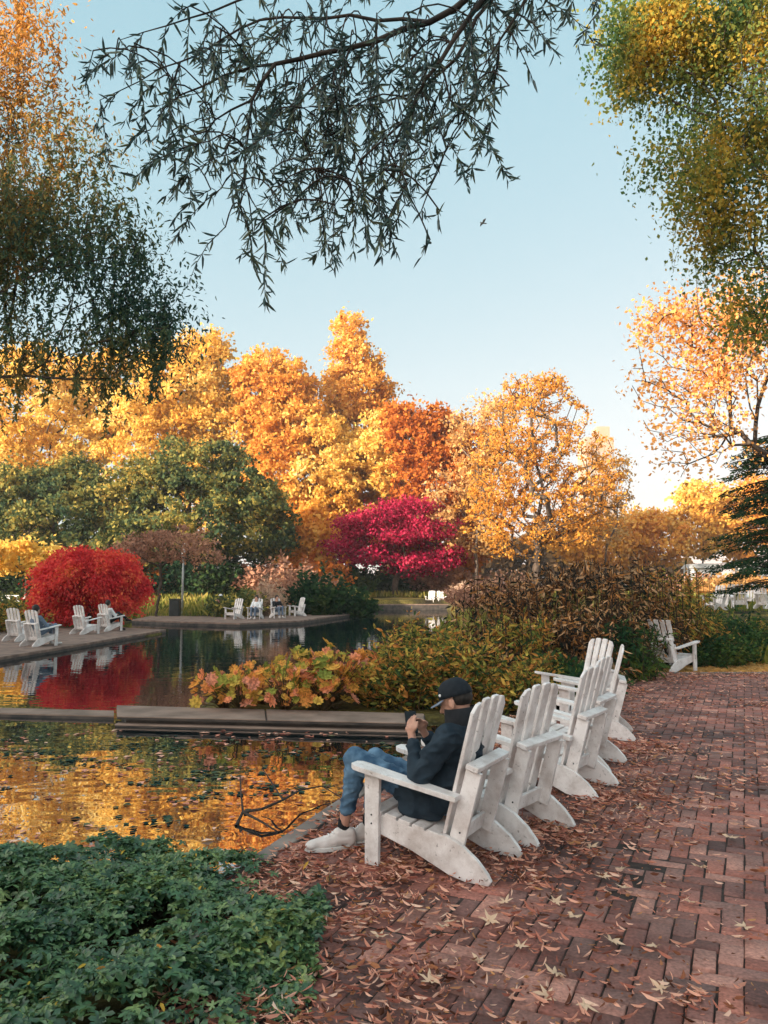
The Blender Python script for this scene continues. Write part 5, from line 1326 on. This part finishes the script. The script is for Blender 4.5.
def small_person(loc, face, label, top, legs, z=0.0, hairm='hair', lean=0.0, legs_crossed=False, hat=None):
    root = empty('person', (loc[0], loc[1], z), R(face), label, 'person', 'people resting around the pond')
    V = Vector
    pel = V((0, 0, .37)); chest = V((-.12 + lean, 0, .70)); nk = V((-.13 + lean, 0, .86)); hd = V((-.10 + lean, 0, 1.0))
    sh = [V((-.12 + lean, s * .18, .78)) for s in (1, -1)]; el = [V((.08 + lean * .5, s * .23, .55)) for s in (1, -1)]; wr = [V((.24 + lean * .5, s * .08, .60)) for s in (1, -1)]
    hp = [V((.02, s * .09, .37)) for s in (1, -1)]; kn = [V((.46, s * .10, .55)) for s in (1, -1)]; an = [V((.50, s * .09, .10)) for s in (1, -1)]
    if legs_crossed: kn[0] = V((.46, .02, .64)); an[0] = V((.78, -.08, .42))
    mb = MB(); mb.ball(hd, .1, (.95, .8, 1.15), 14); mb.ball(hd + V((.09, 0, -.02)), .017, (1, .8, 1.2)); mb.ball(hd + V((.05, 0, -.07)), .05)
    for s in (-1, 1): mb.ball(hd + V((0, s * .082, -.01)), .024, (.7, .4, 1.1), 8)
    mb.capsule(nk - V((0, 0, .05)), hd, .055, .05); mb.capsule(nk - V((0, 0, .05)), pel, .09, .10)
    for i in range(2):
        mb.capsule(nk - V((0, 0, .05)), sh[i], .05, .05); mb.capsule(sh[i], el[i], .042, .036); mb.capsule(el[i], wr[i], .036, .026)
        mb.capsule(pel, hp[i], .09, .08); mb.capsule(hp[i], kn[i], .07, .05); mb.capsule(kn[i], an[i], .048, .034)
    for i, s in enumerate((1, -1)):
        hand(mb, wr[i], wr[i] + V((.06, -.01 * s, .0)), V((1, -.2 * s, 0)), V((0, -s, .3)), V((.2, 0, -1)), 1.0)
    mb.organic('body', M['skin'], root, voxel=.010, smooth=2)
    mb = MB(); mb.ball(chest, .155, (.8, 1.1, 1.05)); mb.capsule(chest, pel + V((0, 0, .05)), .14, .14); mb.ball(nk + V((0, 0, -.06)), .09, (1, 1.3, .7))
    for i in range(2): mb.capsule(chest + V((0, 0, .05)), sh[i], .09, .07); mb.capsule(sh[i], el[i], .066, .054); mb.capsule(el[i], el[i] + (wr[i] - el[i]) * .85, .052, .040)
    mb.organic('jacket', M[top], root, voxel=.014, smooth=2)
    mb = MB(); mb.ball(pel, .13, (1, 1.15, .7))
    for i in range(2): mb.capsule(hp[i], kn[i], .088, .066); mb.capsule(kn[i], kn[i] + (an[i] - kn[i]) * .85, .062, .048)
    mb.organic('trousers', M[legs], root, voxel=.014, smooth=2)
    for i, s in enumerate((1, -1)):
        d = V((1, .1 * s, 0)).normalized(); h = an[i] + V((-.03, 0, -.05)); mb = MB()
        mb.capsule(h, h + d * .20 + V((0, 0, -.01)), .042, .034); mb.capsule(an[i], h + d * .05, .040, .04); mb.organic('shoe', M['shoe' if legs != 'black' else 'black'], root, voxel=.012, smooth=1)
    if hat: MB().ball(hd + V((-.01, 0, .035)), .112, (1.05, .95, .85)).ball(hd + V((.01, 0, .02)), .15, (1, .95, .12)).build('hat', M[hat], root, smooth=True)
    else: MB().ball(hd + V((-.022, 0, .030)), .108, (.95, .9, 1.08)).build('hair', M[hairm], root, smooth=True)
    return root
small_person(at_ground(38, 646), 62, 'dark-haired person in a grey-blue jacket sitting at the left edge with their back turned', 'grey_cloth', 'grey_cloth')
small_person(at_ground(108, 631), 58, 'person in a white top and black trousers, legs crossed, before the red maple', 'white_cloth', 'black', legs_crossed=True, lean=.08)
small_person(at_ground(256, 619, .05), 262, 'person in a white jacket and pale trousers sitting on the middle terrace', 'white_cloth', 'grey_cloth', lean=.06, z=.05)
small_person(at_ground(277, 618, .05), 300, 'person in dark clothes and blue jeans sitting on the middle terrace', 'black', 'grey_cloth', lean=.06, z=.05)
p = at(220, 606, 46); small_person((p[0], p[1]), 265, 'person in a white hat and pink top sitting in the grass behind the middle terrace', 'pink_cloth', 'grey_cloth', z=float(terrain_z(p[0], p[1])) + .12, hat='white_cloth')

# ------------------------------------------------------------------ small things
def lamp_post():
    D = 44; p = at(182, 612, D); p[2] = float(terrain_z(p[0], p[1])); H = at(182, 541, D)[2] - p[2]
    root = empty('lamp_post', p, label='slim grey lamp post with a bright cylindrical head on the far bank', cat='lamp post')
    MB().cone((0, 0, 0), (0, 0, .25), .12, .10, 14).cone((0, 0, .2), (0, 0, H - 1.1), .065, .055, 12).build('post', M['grey_metal'], root, smooth=True)
    MB().cone((0, 0, H - 1.1), (0, 0, H - .05), .10, .10, 16).build('lamp_head', M['white_simple'], root, smooth=True)
    MB().cone((0, 0, H - .05), (0, 0, H), .13, .10, 16).build('lamp_cap', M['grey_metal'], root, smooth=True)
lamp_post()
def litter_bin():
    D = 43; p = at(175, 612, D); p[2] = float(terrain_z(p[0], p[1]))
    root = empty('litter_bin', p, label='dark square litter bin at the foot of the lamp post', cat='litter bin')
    MB().box((0, 0, .50), (.55, .5, .9), None, .03).build('bin_body', M['dark_metal'], root)
    MB().box((0, 0, .99), (.6, .55, .06), None, .02).build('lid', M['dark_metal'], root)
litter_bin()
def bench(px, lab):
    D = 46; p = at(px, 600, D); p[2] = float(terrain_z(p[0], p[1]))
    root = empty('park_bench', p, label=lab, cat='bench', group='white benches at the left edge')
    mb = MB(); [mb.box((0, y, .62), (1.7, .10, .04), None, .005) for y in (-.13, 0, .13)]; mb.build('seat', M['white_simple'], root)
    mb = MB(); [mb.box((0, .22 + .03 * k, .82 + .14 * k), (1.7, .03, .10), None, .005) for k in range(3)]; mb.build('backrest', M['white_simple'], root)
    for s in (-1, 1):
        for y in (-.15, .15): MB().box((s * .7, y, .30), (.06, .06, .60)).build('leg', M['white_simple'], root)
bench(12, 'long white park bench in the grass at the left edge'); bench(-8, 'white park bench cut by the left edge, left of the longer one')

def tower():
    D = 330; c = at(599, 586, D); z1 = at(592, 428, D)[2]; z1b = at(592, 440, D)[2]; w = 28 * D / FPX
    root = empty('tower_block', (c[0], D, 0), label='tall pale tower block showing behind the large orange tree', cat='building')
    m = solid('tower_facade', (.40, .24, .15), (.46, .30, .20), .2, .8)
    mw = solid('tower_windows', (.20, .19, .2), (.3, .28, .27), .5, .3)
    MB().box((0, 0, z1b / 2), (w, 14, z1b)).build('wall', m, root)
    MB().box((w * .25, 2, (z1b + z1) / 2), (w * .45, 9, z1 - z1b + .4)).build('roof_storey', m, root)
    for i in range(8):
        x = -w / 2 + (i + .5) * w / 8
        for k in range(12): MB().box((x, -7.0, 5 + k * (z1b - 8) / 12), (w / 8 * .6, .3, 2.6)).build('window', mw, root)
tower()
def kiosk(px, w_px, py0, py1, D, lab):
    p = at(px, py1, D); zg = float(terrain_z(p[0], p[1])); k = D / FPX; zt = at(px, py0, D)[2]; w = w_px * k
    root = empty('garden_kiosk', (p[0], p[1], zg), label=lab, cat='kiosk', group='pale kiosks in the distance at the right'); h = zt - zg
    MB().box((0, 0, h * .42), (w, 3, h * .84), None, .02).build('wall', M['white_simple'], root)
    MB().prism([(-w * .56, h * .84), (w * .56, h * .84), (w * .40, h), (-w * .40, h)], -1.9, 1.9).build('roof', M['grey_metal'], root)
    mb = MB(); [mb.box((-w * .3 + i * w * .3, -1.5, h * .45), (w * .18, .05, h * .4)) for i in range(3)]; mb.build('window', M['dark_metal'], root)
kiosk(701, 24, 564, 574, 84, 'long pale kiosk with dark windows in the distance above the crowd of chairs')
kiosk(752, 22, 567, 577, 88, 'shorter pale kiosk in the distance behind the conifer, near the right edge')
def bird():
    p = at(483, 223, 60); root = empty('bird', p, label='tiny dark bird gliding in the open sky', cat='bird')
    mb = MB()
    mb.ball((0, 0, 0), .09, (2.2, .8, .75), 10).ball((.20, 0, .03), .05, (1.3, .9, .9), 8)
    mb.cone((.24, 0, .03), (.31, 0, .02), .018, .002, 6)
    for s in (-1, 1):
        pts = [(.08, s * .04, .02), (.10, s * .25, .12), (-.02, s * .55, .06), (-.08, s * .28, .08), (-.08, s * .04, .01)]
        a = [mb.bm.verts.new(q) for q in pts]; b = [mb.bm.verts.new((q[0], q[1], q[2] - .015)) for q in pts]
        mb.bm.faces.new(a); mb.bm.faces.new(b[::-1])
        for i in range(5): mb.bm.faces.new((a[i], b[i], b[(i + 1) % 5], a[(i + 1) % 5]))
    mb.box((-.24, 0, 0), (.16, .12, .012))
    o = mb.build('bird', M['dark_metal']); o.location = tuple(p); o.rotation_euler = (.2, 0, R(200))
    tag(o, 'tiny dark bird gliding in the open sky', 'bird'); bpy.data.objects.remove(root); o.name = 'bird'
bird()

def haze():
    x0, x1, y0, y1, z0, z1 = -260, 260, -70, 380, -3, 100
    mb = MB(); mb.box(((x0 + x1) / 2, (y0 + y1) / 2, (z0 + z1) / 2), (x1 - x0, y1 - y0, z1 - z0))
    m = bpy.data.materials.new('haze'); m.use_nodes = True; N = m.node_tree.nodes; N.clear()
    v = N.new('ShaderNodeVolumePrincipled'); v.inputs['Color'].default_value = (.95, .93, .92, 1); v.inputs['Density'].default_value = .00045; v.inputs['Anisotropy'].default_value = 0
    o = N.new('ShaderNodeOutputMaterial'); m.node_tree.links.new(v.outputs[0], o.inputs['Volume'])
    tag(mb.build('haze', m), 'thin autumn haze over the whole park', 'haze', kind='stuff')
haze()
